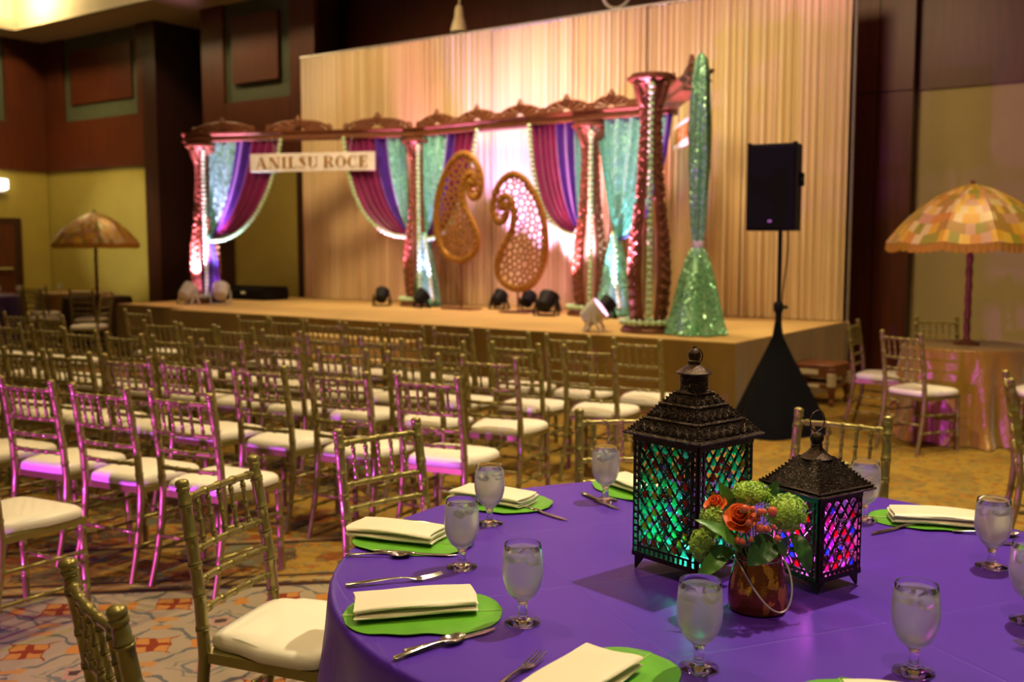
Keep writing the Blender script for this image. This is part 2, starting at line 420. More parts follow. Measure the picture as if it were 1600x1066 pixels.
def copy_thing(src, loc, rz, label, group=None):
    r = src.copy(); C.objects.link(r); r.location = loc; r.rotation_euler = (0, 0, rz); r['label'] = label
    if group: r['group'] = group
    for ch in src.children:
        c = ch.copy(); C.objects.link(c); c.parent = r
        for g in ch.children:
            d = g.copy(); C.objects.link(d); d.parent = c
    return r
def sm(a, b, t):
    t = max(0, min(1, (t-a)/(b-a))); return t*t*(3-2*t)
def lerp(a, b, t): return a+(b-a)*t
def interp(tab, z):
    for (z0, r0), (z1, r1) in zip(tab, tab[1:]):
        if z <= z1: return lerp(r0, r1, sm(0, 1, (z-z0)/(z1-z0)) if z > z0 else 0)
    return tab[-1][1]
# ------------------------------------------------------------------ the room (stage frame)
RM = Matrix.Translation((OX, OY, 0)) @ Matrix.Rotation(RS, 4, 'Z')
def struct(name, mb, mat, label, cat, smooth=False):
    o = mb.build(name, mat, None, smooth); o.matrix_world = RM; return tag(o, label, cat, None, 'structure')
def xbox(x0, x1, y0, y1, z0, z1, mb=None): return (mb or MB()).box(((x0+x1)/2, (y0+y1)/2, (z0+z1)/2), (x1-x0, y1-y0, z1-z0))
fl = MB().box((0, 8, -.05), (60, 50, .1)).build('floor', carpet, None, False); tag(fl, 'patterned carpet in red, gold and beige across the ballroom', 'carpet', None, 'structure')
H_ = 5.9
WY, LX = 4.2, -18.0
# back wall behind the right-hand table
wbr = struct('wall_back_right', xbox(.4, 9, 4.1, 4.4, 0, 3.32), wallm2, 'beige papered back wall behind the gold-clothed table', 'wall')
def part(par, name, mat, *boxes, smooth=False):
    m = MB()
    for b in boxes: xbox(*b, mb=m)
    return m.build(name, mat, par, smooth)
for x0, x1 in ((.4, 2.35), (2.36, 4.3), (4.31, 9)):
    part(wbr, 'wood_panel', woodm, (x0, x1, 4.07, 4.4, 3.32, 4.33))
part(wbr, 'recess', greenm, (.4, 9, 4.2, 4.4, 4.33, H_))
for x0, x1 in ((.8, 3.2), (3.8, 6.2)): part(wbr, 'wood_panel', woodm, (x0, x1, 4.12, 4.25, 4.62, 5.6))
part(wbr, 'baseboard', wooddark, (.4, 9, 4.06, 4.12, 0, .14))
pr_ = struct('wall_back_pilaster', xbox(-.72, .40, 3.92, 4.5, 0, H_), wooddark, 'dark mahogany pilaster right of the cream backdrop', 'pilaster')
for x0, x1, z0, z1 in ((-.72, .0, .02, 3.30), (.012, .40, .02, 3.30), (-.72, .0, 3.315, H_), (.012, .40, 3.315, H_)):
    part(pr_, 'wood_panel', woodm, (x0, x1, 3.895, 3.93, z0, z1))
# left pilaster with painted recess
pl = struct('wall_back_left_pilaster', xbox(-12.46, -9.46, 4.2, 4.7, 0, H_), wooddark, 'wide mahogany pilaster left of the backdrop with a square inset panel above', 'pilaster')
for b in ((-12.46, -11.84, 4.1, 4.21, 2.98, H_), (-10.07, -9.46, 4.1, 4.21, 2.98, H_), (-11.83, -10.08, 4.1, 4.21, 2.98, 4.13)): part(pl, 'wood_panel', woodm, b)
for b in ((-12.46, -11.7, 4.1, 4.21, 0, 2.97), (-9.96, -9.46, 4.1, 4.21, 0, 2.97)): part(pl, 'wood_panel', wooddark, b)
part(pl, 'recess', greenm, (-11.84, -10.07, 4.16, 4.22, 4.13, H_))
part(pl, 'inset_panel', woodm, (-11.57, -10.35, 4.08, 4.2, 4.45, 5.62))
part(pl, 'papered_panel', wallm, (-11.70, -9.96, 4.14, 4.22, 0, 2.98))
# dark alcove behind the backdrop and beside the pilaster
struct('wall_alcove', xbox(-12.4, 0, 5.0, 5.2, 0, H_), woodm, 'dark wood wall above and behind the cream backdrop', 'wall')
struct('wall_recess', xbox(-14.2, -12.3, 5.9, 6.1, 0, H_), wooddark, 'dark recess between the left pilaster and the ochre wall', 'wall')
# left rear wall
wl = struct('wall_back_left', xbox(LX-.2, -14.4, WY+.02, WY+.4, 0, 3.14), wallm, 'ochre papered wall behind the small umbrella in the far corner', 'wall')
part(wl, 'wood_panel', wooddark, (-14.4, -13.96, WY-.04, WY+1.8, 0, H_))
for x0, x1 in ((LX-.2, -16.3), (-16.29, -14.4)): part(wl, 'wood_panel', woodm, (x0, x1, WY-.04, WY+.4, 3.14, 4.16))
part(wl, 'recess', greenm, (-17.2, -14.56, WY+.02, WY+.4, 4.16, H_))
part(wl, 'wood_panel', woodm, (LX-.2, -17.2, WY-.04, WY+.4, 4.16, H_))
part(wl, 'wood_panel', woodm, (-14.56, -14.4, WY-.04, WY+.4, 4.16, H_))
part(wl, 'inset_panel', woodm, (-16.95, -14.78, WY-.02, WY+.1, 4.5, 5.6))
part(wl, 'baseboard', wooddark, (LX, -14.4, WY-.03, WY+.05, 0, .14))
ws = struct('wall_left', xbox(LX-.3, LX, -9, WY, 0, 3.14), wallm, 'ochre papered side wall at the far left', 'wall')
for y0, y1 in ((-9, 1.4), (1.41, WY)): part(ws, 'wood_panel', woodm, (LX-.3, LX+.05, y0, y1, 3.14, 4.16))
part(ws, 'recess', greenm, (LX-.3, LX-.02, -9, 3.3, 4.16, H_))
part(ws, 'wood_panel', woodm, (LX-.3, LX+.05, 3.3, WY, 4.16, H_))
part(ws, 'inset_panel', woodm, (LX-.1, LX+.03, .2, 2.9, 4.5, 5.6))
dr = struct('door_1', xbox(LX-.02, LX+.06, 1.5, 3.52, 0, 2.12), wooddark, 'dark wood double door on the far left wall', 'door')
part(dr, 'door_leaf', woodm, (LX+.05, LX+.09, 1.68, 2.50, .02, 1.98)); part(dr, 'door_leaf', woodm, (LX+.05, LX+.09, 2.52, 3.34, .02, 1.98))
m = MB(); m.bar((LX+.14, 2.6, 1.05), (LX+.14, 3.25, 1.05), .04, .04); m.bar((LX+.07, 2.7, 1.05), (LX+.15, 2.7, 1.05), .03, .03); m.bar((LX+.07, 3.15, 1.05), (LX+.15, 3.15, 1.05), .03, .03); m.build('push_bar', steel, dr, False)
# ceiling with a raised coffer
m = MB()
xbox(-24, LX+.9, -14, 6.4, H_, H_+.2, m); xbox(LX+.9, 9, 3.1, 6.4, H_, H_+.2, m)
ce = struct('ceiling', m, plaster, 'plaster ceiling soffit around the raised coffer', 'ceiling')
part(ce, 'coffer_side', plaster, (LX+.88, 9, 3.1, 3.16, H_, H_+.75)); part(ce, 'coffer_side', plaster, (LX+.84, LX+.9, -14, 3.16, H_, H_+.75))
part(ce, 'coffer_top', plaster, (LX+.84, 9, -14, 3.16, H_+.75, H_+.85))
# recessed corner downlights in the coffer
for x, y, l in ((LX+2.0, 2.35, 'recessed downlight in the corner of the ceiling coffer'), (LX+7.1, 2.4, 'recessed downlight in the coffer near the top edge of the picture')):
    t = thing('recessed_downlight', l, 'ceiling light', W(x, y, H_+.70), RS)
    MB().lathe([(.12, 0), (.14, 0), (.14, .05), (.11, .05), (.12, 0)], 20).build('trim_ring', whitefix, t); MB().lathe([(0, .03), (.11, .03), (.11, .045), (0, .045)], 20).build('lens', lampglow, t)
    d = bpy.data.lights.new('coffer_glow', 'POINT'); d.energy = 130; d.color = (1, .78, .4); d.shadow_soft_size = .1
    o = bpy.data.objects.new('coffer_glow', d); C.objects.link(o); o.location = W(x, y, H_+.55)
# wall sconce at the far left
t = thing('wall_sconce', 'small white glowing sconce on the far left wall above the door', 'wall light', W(LX+.12, 3.08, 2.70), RS)
MB().bbox((0, 0, .12), (.10, .26, .22), .02).build('glass_shade', sconceglow, t); MB().bbox((-.06, 0, .10), (.05, .2, .30), .01).build('back_plate', whitefix, t)
# pendant behind the backdrop
t = thing('pendant_lamp', 'cream bell-shaped pendant hanging behind the top of the backdrop', 'pendant lamp', W(-5.92, 3.6, 4.60), RS)
MB().lathe([(.02, .42), (.05, .40), (.065, .34), (.07, .26), (.10, .16), (.13, .06), (.13, .04), (.12, .06), (.09, .16), (.055, .3), (0, .38)], 20).build('lamp_shade', creamm, t)
MB().tube([(0, 0, .40), (0, 0, 1.3)], .012, 8).build('rod', creamm, t); MB().lathe([(0, 1.26), (.06, 1.26), (.07, 1.3), (0, 1.3)], 16).build('ceiling_rose', creamm, t)
t = thing('ring_fixture', 'thin white ring fixture above the backdrop at the top edge', 'ceiling light', W(-3.35, 3.7, 4.60), RS)
MB().torus((0, 0, .28), .22, .02, 28, 8, Matrix.Rotation(PI/2, 4, 'X')).build('ring', whitefix, t); MB().tube([(0, 0, .48), (0, 0, 1.3)], .01, 8).build('rod', whitefix, t)

# ------------------------------------------------------------------ stage
SZ = .71
st = thing('stage_platform', 'long stage platform with tan carpet top and crushed gold skirt', 'stage', W(0, 0, 0), RS)
def skirt_wall(pts, z1, name, par, amp=.012, n=None):
    L = []
    for a, b in zip(pts, pts[1:]):
        a, b = Vector(a), Vector(b); k = int((b-a).length/.05)+1
        nrm = Vector(((b-a).y, -(b-a).x)).normalized()
        for i in range(k): L.append((a.lerp(b, i/k), nrm))
    L.append((Vector(pts[-1]), nrm))
    ph = [R.uniform(-1, 1) for _ in L]
    def fn(u, v):
        i = min(int(u*(len(L)-1)+.5), len(L)-1); p, nn = L[i]; q = p + nn*(amp*ph[i]*(1-v) + .004)
        return (q.x, q.y, .004 + v*(z1-.012))
    MB().grid(fn, len(L)-1, 3).build(name, skirt, par)
def rounded(x0, x1, y0, y1, r):
    P = []
    for cx, cy, a0 in ((x1-r, y0+r, -PI/2), (x1-r, y1-r, 0), (x0+r, y1-r, PI/2), (x0+r, y0+r, PI)):
        for k in range(6): P.append((cx+r*math.cos(a0+k*PI/10), cy+r*math.sin(a0+k*PI/10)))
    return P
MB().prism(rounded(-7.98, 0, 0, 3.05, .05), SZ-.035, SZ).build('deck', stagetop, st, False)
MB().prism(rounded(-7.95, -.03, .03, 3.0, .05), .002, SZ-.03).build('frame', skirt, st, False)
skirt_wall([(-7.98, 3.0), (-7.98, 0), (0, 0), (0, 3.0)], SZ, 'skirt', st)
se = thing('stage_extension', 'stage wing set back at the left end under the far left pillar', 'stage', W(0, 0, 0), RS)
MB().prism(rounded(-9.62, -7.99, .3, 3.05, .04), SZ-.035, SZ-.002).build('deck', stagetop, se, False)
MB().prism(rounded(-9.59, -7.99, .33, 3.0, .04), .002, SZ-.03).build('frame', skirt, se, False)
skirt_wall([(-9.62, 3.0), (-9.62, .3), (-8.0, .3)], SZ, 'skirt', se)
stp = thing('stage_steps', 'carpeted gold steps leading up to the middle of the stage front', 'steps', W(-4.45, 0, 0), RS)
for k in range(3):
    z = .54-.18*k; MB().bbox((0, -.15-.27*k, z/2), (1.75, .27, z-.004), .01).build('step', stagetop, stp, False)
MB().bbox((-9.0+4.45+4.4, 0, 0), (.01, .01, .01)) if False else None
t = thing('equipment_case', 'low black equipment case lying at the left end of the stage', 'case', W(-9.45, 2.3, SZ), RS)
MB().bbox((0, 0, .09), (1.9, .5, .17), .015).build('body', blackp, t, False); MB().bbox((0, 0, .188), (1.88, .48, .02), .005).build('lid', blackc, t, False)
for x in (-.5, .5): MB().bbox((x, -.255, .10), (.12, .012, .04), .004).build('latch', steel, t, False)

# backdrop: pleated panels hung from a pipe
bd = thing('backdrop_curtain', 'tall pleated cream backdrop curtain behind the stage', 'curtain', W(0, 2.97, 0), RS)
BT = 4.44
edges = [-8.56, -7.2, -5.95, -4.85, -3.7, -2.5, -1.25, -.02]
for i, (a, b) in enumerate(zip(edges, edges[1:])):
    n = int((b-a)/.013); ph = R.uniform(0, 6); f1 = R.uniform(62, 74)
    jit = [R.uniform(-.012, .012) for _ in range(n+1)]
    def fn(u, v, a=a, b=b, n=n, ph=ph, f1=f1, jit=jit, i=i):
        x = lerp(a, b, u); k = int(u*n+.5); am = lerp(.032, .018, v)
        y = am*math.sin(f1*x+ph+1.3*math.sin(3.1*x)) + .012*math.sin(2.3*f1*x+2*ph) + jit[k]*.5 + (.01 if i % 2 else -.01)
        return (x, y, lerp(SZ+.01, BT - .012*math.sin(x*4.)*0, v))
    MB().grid(fn, n, 6).build('curtain_panel', drape, bd)
MB().tube([(-8.6, .02, BT+.01), (0, .02, BT+.01)], .024, 10).build('pipe', tanpipe, bd)
for x in (-8.56, -4.3, 0): MB().tube([(x, .08, 0), (x, .08, BT+.03)], .02, 8).build('upright', tanpipe, bd)
# ------------------------------------------------------------------ mandap
ZT = 2.93     # underside of the beams
PROF = [(.08, .165), (.3, .20), (.55, .22), (.85, .20), (1.1, .165), (1.28, .14), (1.55, .118), (1.95, .10), (2.15, .108), (2.26, .15), (2.31, .19)]
bead_me = None
def bead_mesh():
    bm = bmesh.new(); bmesh.ops.create_icosphere(bm, subdivisions=2, radius=.031)
    r = random.Random(3)
    for v in bm.verts: v.co *= 1 + r.uniform(-.07, .07)
    me = bpy.data.meshes.new('flower_ball'); bm.to_mesh(me); bm.free(); me.materials.append(petalg); me.shade_smooth(); return me
BEAD = bead_mesh()
def garland(label, pts, step=.062, group='pale green pompom garlands', closed=False):
    o = pts[0]; t = thing('flower_garland', label, 'garland', o, 0, group)
    acc = 0; q = [Vector(p) for p in pts]
    if closed: q.append(q[0])
    MB().tube([p-Vector(o) for p in q[::max(1, len(q)//24)]], .004, 5).build('cord', stemm, t)
    pos = [q[0]]
    for a, b in zip(q, q[1:]):
        L = (b-a).length; s = step-acc
        while s <= L: pos.append(a.lerp(b, s/L)); s += step
        acc = (acc+L) % step
    for p in pos:
        b = link('flower_ball', BEAD, t, p-Vector(o)); b.rotation_euler = (R.uniform(0, 6), R.uniform(0, 6), 0)
def pillar(x, y, face, label, gl, ringl, s=1.0, hz=1.0):
    base = W(x, y, SZ); t = thing('mandap_pillar', label, 'pillar', base, face, 'carved mandap pillars'); t.scale = (1, 1, hz)
    MB().lathe([(0, 0), (.27, 0), (.275, .02), (.25, .06), (.20, .085), (0, .085)], 32).build('base', copper2, t)
    for k in range(4):
        a = PI/4 + k*PI/2; m = MB(); bmps = MB(); nz = 40
        ca, sa = math.cos(a), math.sin(a); d = Vector((ca, sa, 0)); e = Vector((-sa, ca, 0))
        def fr(i, j):
            z = lerp(.08, 2.31, i); r = interp(PROF, z)*s; wd = .020 + r*.32 - (.02 if 1.25 < z < 1.3 else 0)
            q = [(-wd, -.012), (-wd*.55, .010), (0, .018), (wd*.55, .010), (wd, -.012), (wd*.8, -.04), (-wd*.8, -.04), (-wd, -.012)][int(j*7+.5)]
            return d*(r+q[1]) + e*q[0] + Vector((0, 0, z))
        m.grid(fr, nz, 7); ob = m.build('rib', copper, t)
        for i in range(44):
            z = lerp(.14, 2.2, i/43); r = interp(PROF, z)*s; wd = (.020 + r*.32)*.5
            if abs(z-1.28) < .05: continue
            p = d*(r+.012) + e*(wd*(1 if i % 2 else -1)) + Vector((0, 0, z)); rr = lerp(.026, .013, z/2.3)
            bmps.sphere(p, rr, 7, 5, (1, 1, 1.3))
        for i in range(24):
            z = lerp(.16, 2.15, i/23); r = interp(PROF, z)*s; p = d*(r+.018) + Vector((0, 0, z)); bmps.sphere(p, lerp(.016, .009, z/2.3), 6, 4, (1, 1, 1.6))
        bmps.build('carving', copper, ob)
        # scroll bracket under the capital
        sc_ = MB(); path = [d*(.10+.09*q_) + Vector((0, 0, 2.12+.2*q_-.06*math.sin(q_*PI))) for q_ in [i/8 for i in range(9)]]
        sc_.tube(path, [.03, .032, .03, .026, .024, .028, .034, .036, .03], 8)
        c0 = d*.185 + Vector((0, 0, 2.29)); sc_.sphere(c0, .04, 8, 6); sc_.build('bracket', copper, t)
    rg = MB().torus((0, 0, 1.28), .125*s, .016, 28, 8).build('collar', copper, t)
    for k in range(4):
        a = PI/4 + k*PI/2; MB().sphere((.17*s*math.cos(a), .17*s*math.sin(a), 1.29), .026, 8, 6).build('knob', copper, rg)
    MB().lathe([(0, 2.30), (.17, 2.30), (.19, 2.32), (.23, 2.345), (.235, 2.37), (.20, 2.38), (.20, 2.40), (0, 2.40)], 28).build('capital', copper2, t)
    # garland hanging in the gap that faces the front
    g = []
    for i in range(60):
        z = lerp(2.28, .12, i/59); r = interp(PROF, z)*s*1.0+.03
        g.append(base + Vector((r*math.sin(face), -r*math.cos(face), z*hz)))
    garland(gl, g)
    garland(ringl, [base + Vector((.262*math.cos(q), .262*math.sin(q), .105)) for q in [2*PI*i/40 for i in range(40)]], closed=True)
P1, P2, P3, P4 = (-8.76, 1.2), (-5.74, 2.45), (-2.85, 2.24), (-1.15, .56)
K, E_ = (-1.85, 2.25), (-.72, .70)
PN = [(P1, 'far left', .36), (P2, 'back left', .1), (P3, 'back right', -.06), (P4, 'front right', -.13)]
desc = {'far left': 'carved copper mandap pillar at the far left, glowing white-pink inside',
        'back left': 'carved copper mandap pillar left of the two paisley panels',
        'back right': 'pink-lit carved mandap pillar right of the two paisley panels',
        'front right': 'tallest-looking carved mandap pillar at the stage front beside the green sequin drape'}
where = {'far left': 'far left', 'back left': 'one left of the paisleys', 'back right': 'one right of the paisleys', 'front right': 'frontmost'}
for (p, n, a) in PN:
    pillar(p[0], p[1], a, desc[n], 'string of pale green pompoms hanging down the %s mandap pillar' % where[n], 'ring of green pompoms at the base of the %s mandap pillar' % where[n], 1.0, 1.03 if p is P4 else .955)

def beam(a, b, label, ncrest, ext=(0, 0), z=ZT+.09):
    A, B = W(a[0], a[1], z), W(b[0], b[1], z); d = (B-A).normalized(); A -= d*ext[0]; B += d*ext[1]; L = (B-A).length
    t = thing('mandap_beam', label, 'beam', A, math.atan2(d.y, d.x), 'mandap beams')
    prof = [(-.09, 0), (.09, 0), (.10, .015), (.085, .03), (.085, .075), (.12, .10), (.125, .125), (-.125, .125), (-.12, .10), (-.085, .075), (-.085, .03), (-.10, .015)]
    MB().prism([(y, zz) for y, zz in prof], 0, L, Matrix(((0, 0, 1, 0), (1, 0, 0, 0), (0, 1, 0, 0), (0, 0, 0, 1)))).build('moulding', copper2, t, False)
    me = None
    for i in range(ncrest):
        x = L*(i+.5)/ncrest
        if me is None:
            wd = min(.46, L/ncrest*.48); m = MB()
            for r_, th in ((1.0, .022), (.62, .018), (.8, .014)):
                m.tube([(wd*r_*math.cos(q), 0, (.13)*r_*math.sin(q)+.01) for q in [PI*k/16 for k in range(17)]], th, 6)
            for k in range(7):
                q = PI*(k+.5)/7; m.tube([(wd*.2*math.cos(q), 0, .02+.03*math.sin(q)), (wd*.8*math.cos(q), 0, .105*math.sin(q))], [.016, .026], 6)
                m.sphere((wd*.82*math.cos(q), 0, .11*math.sin(q)+.005), .03, 7, 5)
            m.sphere((0, 0, .155), .055, 8, 6, (1.1, .6, 1)); m.sphere((0, 0, .205), .026, 7, 5)
            for sx in (-1, 1):
                m.torus((sx*wd, 0, .045), .035, .015, 12, 6, Matrix.Rotation(PI/2, 4, 'X')); m.sphere((sx*.09, 0, .13), .04, 7, 5, (1.3, .6, .8))
            me = m.mesh('crest', copper2)
        link('crest', me, t, (x, 0, .125))
beam(P1, P2, 'carved brown mandap beam at the left above the name sign', 3, (.25, .0))
beam(P2, P3, 'carved brown mandap beam across the back above the paisleys', 4, (.0, .0))
beam(P3, K, 'short carved mandap beam at the back right above the teal curtain', 2, (.0, .1))
beam(K, E_, 'carved mandap beam running forward to the green drape', 2, (.1, .12), ZT+.14)

# swags of fabric between beam and pillar
def swag(label, top0, top1, tie, tiez, bands, tail=None):
    O = W(top0[0], top0[1], 0); t = thing('curtain_swag', label, 'curtain', O, 0, 'mandap swags')
    zt = ZT+.09
    def pt(tt, s):
        T = W(lerp(top0[0], top1[0], tt), lerp(top0[1], top1[1], tt), zt); Q = W(tie[0], tie[1], tiez - .05*tt)
        Cc = T.lerp(Q, .18+.1*(1-tt)); Cc.z = lerp(lerp(T.z, Q.z, .5), Q.z-.02, tt)
        p = T*((1-s)**2) + Cc*(2*s*(1-s)) + Q*(s*s)
        n = W(0, -1)-W(0, 0); am = .03*(1-.55*s)
        p += n*(am*math.sin(tt*46+2*math.sin(tt*9)) + .05*tt*math.sin(s*PI)) + n*.03
        return p
    for nm, a, b, mat in bands:
        MB().grid(lambda u, v: pt(lerp(a, b, u), v)-O, max(8, int((b-a)*70)), 22).build(nm, mat, t)
    MB().sphere(W(tie[0], tie[1], tiez)-O+(W(0, -1)-W(0, 0))*.03, .06, 10, 7, (1, 1, .8)).build('tie_band', tealm, t)
    if tail:
        z0, wd, mat = tail
        def ft(u, v):
            z = lerp(tiez, SZ+.02, v); w_ = lerp(.04, wd, v**.8); ang = u*2*PI
            rr = w_*(1+.22*math.sin(ang*7))
            return W(tie[0]+rr*math.cos(ang), tie[1]+rr*.55*math.sin(ang)-.02, z)-O
        MB().grid(ft, 60, 10).build('tail', mat, t)
    return [pt(1, i/40) + (W(0, -1)-W(0, 0))*.03 for i in range(41)]
def onb(a, b, t, off=-.02): return (lerp(a[0], b[0], t), lerp(a[1], b[1], t)+off)
TZ = 1.78
s1 = swag('teal, violet and maroon swag tied to the far left pillar', onb(P1, P2, .05), onb(P1, P2, .40), (P1[0]+.16, P1[1]+.0), TZ-.12,
          [('teal_panel', 0, .36, tealm), ('violet_panel', .36, .60, violm), ('maroon_panel', .60, 1, marom)], (0, .17, violm))
garland('pompom garland edging the swag of the far left pillar', s1)
s2 = swag('maroon, violet and teal swag right of the name sign, tied to the back left pillar', onb(P2, P1, .04), onb(P2, P1, .31), (P2[0]-.12, P2[1]-.02), TZ-.06,
          [('teal_panel', 0, .30, tealm), ('violet_panel', .30, .55, violm), ('maroon_panel', .55, 1, marom)])
garland('pompom garland edging the swag just right of the name sign', s2)
s3 = swag('teal and violet swag behind the left paisley', onb(P2, P3, .05), onb(P2, P3, .40), (P2[0]+.16, P2[1]-.02), TZ-.10,
          [('teal_panel', 0, .42, tealm), ('violet_panel', .42, .62, violm), ('maroon_panel', .62, 1, marom)], (0, .20, tealm))
garland('pompom garland edging the swag behind the left paisley', s3)
s4 = swag('maroon and violet swag just left of the pink-lit pillar', onb(P3, P2, .03), onb(P3, P2, .30), (P3[0]-.12, P3[1]-.02), TZ-.06,
          [('teal_panel', 0, .16, tealm), ('violet_panel', .16, .50, violm), ('maroon_panel', .50, 1, marom)])
garland('pompom garland edging the swag left of the pink-lit pillar', s4)
s5 = swag('wide teal curtain gathered between the pink-lit pillar and the frontmost pillar', (P3[0]+.10, P3[1]), (K[0]+.12, K[1]-.05), (P3[0]+.36, P3[1]), TZ-.12,
          [('teal_panel', 0, .9, tealm), ('violet_panel', .9, 1, violm)], (0, .24, tealm))
g5 = [W(P3[0]+.40+.02*math.sin(i*.3)+.004*i, P3[1]-.14-.002*i, lerp(TZ-.1, SZ+.06, i/30)) for i in range(31)]
garland('pompom garland hanging below the tie of the wide teal curtain', g5)
g3 = [W(P2[0]+.22+.005*i, P2[1]-.13, lerp(TZ-.12, SZ+.06, i/30)) for i in range(31)]
garland('pompom garland hanging below the swag tie of the back left pillar', g3)

# free-hanging green sequin drape at the right end of the mandap
t = thing('sequin_drape', 'green sequin drape gathered at the middle at the right end of the mandap', 'curtain', W(-.63, .55, SZ), RS)
fold = lambda n, a: (lambda q, z: 1 + a*math.sin(n*q+z*2.1) + a*.5*math.sin(2*n*q+1))
MB().lathe([(.015, 2.62), (.05, 2.56), (.066, 2.45), (.074, 2.2), (.084, 1.9), (.088, 1.6), (.078, 1.3), (.062, 1.05), (.045, .88)][::-1], 64, mod=fold(5, .22)).build('upper_drape', sequin, t)
MB().lathe([(.05, .80), (.055, .83), (.06, .86), (.05, .89)], 20).build('tie_band', whitep, t)
MB().lathe([(.045, .84), (.10, .72), (.15, .52), (.20, .28), (.25, .08), (.275, .012), (.25, .004)][::-1], 72, mod=fold(7, .13)).build('lower_drape', sequin, t)
MB().tube([(0, 0, .01), (0, 0, 2.6)], .02, 8).build('pole', copper2, t)

# paisley panels
def paisley(label, x, y, zc, hgt, wid, flip, base_w):
    t = thing('paisley_panel', label, 'paisley decoration', W(x, y, SZ), RS, 'gold paisley panels')
    key = [(.06, -.5), (.30, -.44), (.46, -.28), (.50, -.08), (.44, .12), (.30, .30), (.10, .44), (-.12, .49), (-.32, .44), (-.46, .33), (-.50, .20), (-.44, .10), (-.32, .08), (-.235, .14), (-.24, .22), (-.30, .235),
           (-.31, .20), (-.345, .215), (-.35, .26), (-.30, .30), (-.20, .29), (-.12, .22), (-.10, .10), (-.16, -.02), (-.30, -.14), (-.41, -.26), (-.40, -.38), (-.28, -.46), (-.12, -.50)]
    n = len(key); pts = []
    for i in range(n):
        p = [Vector(key[(i+k-1) % n]) for k in range(4)]
        for k in range(4):
            s = k/4; pts.append(.5*((2*p[1]) + (-p[0]+p[2])*s + (2*p[0]-5*p[1]+4*p[2]-p[3])*s*s + (-p[0]+3*p[1]-3*p[2]+p[3])*s**3))
    fx = -1 if flip else 1
    P = [Vector((fx*p.x*wid, p.y*hgt)) for p in pts]
    cz = zc-SZ
    m = MB(); m.tube([(p.x, 0, p.y+cz) for p in P], .046, 8, closed=True); m.v = [(x_, y_*.7, z_) for x_, y_, z_ in m.v]; rim = m.build('rim', paisg, t)
    bm_ = MB(); acc = 0
    for a, b in zip(P, P[1:]+P[:1]):
        acc += (b-a).length
        if acc > .055: acc = 0; bm_.sphere((b.x, -.035, b.y+cz), .022, 6, 4)
    bm_.build('beading', paisg, rim)['kind'] = 'stuff'
    # open fretwork inside
    def inside(q):
        c = False
        for a, b in zip(P, P[1:]+P[:1]):
            if (a.y > q.y) != (b.y > q.y) and q.x < (b.x-a.x)*(q.y-a.y)/(b.y-a.y)+a.x: c = not c
        return c
    r = random.Random(5 if flip else 9); pts2 = []; tries = 0
    while len(pts2) < 140 and tries < 6000:
        tries += 1; q = Vector((r.uniform(-.52, .52)*wid, r.uniform(-.52, .52)*hgt))
        if inside(q) and all((q-o).length > .061 for o in pts2) and not (fx*q.x < -.2*wid and q.y > .02*hgt): pts2.append(q)
    res = delaunay_2d_cdt([Vector(p) for p in P[::3]]+pts2, [], [], 0, 1e-5); vv, ff = res[0], res[2]
    ed = {}; cen = []
    for i, f in enumerate(ff):
        c = (vv[f[0]]+vv[f[1]]+vv[f[2]])/3; cen.append(c)
        for k in range(3): ed.setdefault(tuple(sorted((f[k], f[(k+1) % 3]))), []).append(i)
    m = MB()
    for e, l in ed.items():
        if len(l) == 2 and inside(cen[l[0]]) and inside(cen[l[1]]):
            a, b = cen[l[0]], cen[l[1]]
            if (a-b).length < .2: m.bar((a.x, 0, a.y+cz), (b.x, 0, b.y+cz), .018, .022)
        elif len(l) == 2 and inside(cen[l[0]]) != inside(cen[l[1]]):
            i = l[0] if inside(cen[l[0]]) else l[1]; a = cen[i]; b = (vv[e[0]]+vv[e[1]])/2; m.bar((a.x, 0, a.y+cz), (b.x, 0, b.y+cz), .022, .024)
    m.build('fretwork', paisg, t, False)
    bot = min(P, key=lambda p: p.y)
    MB().tube([(bot.x, .02, .02), (bot.x, .02, cz+bot.y+.03)], .012, 8).build('post', copper2, t); MB().bbox((bot.x, .02, .012), (base_w, .24, .022), .006).build('foot', copper2, t, False)
paisley('gold paisley fretwork panel standing higher at the left with its hook curling right', -4.80, 2.15, 2.05, 1.38, .76, True, .5)
paisley('gold paisley fretwork panel standing lower at the right with its hook curling left', -3.76, 2.05, 1.73, 1.42, .80, False, .42)

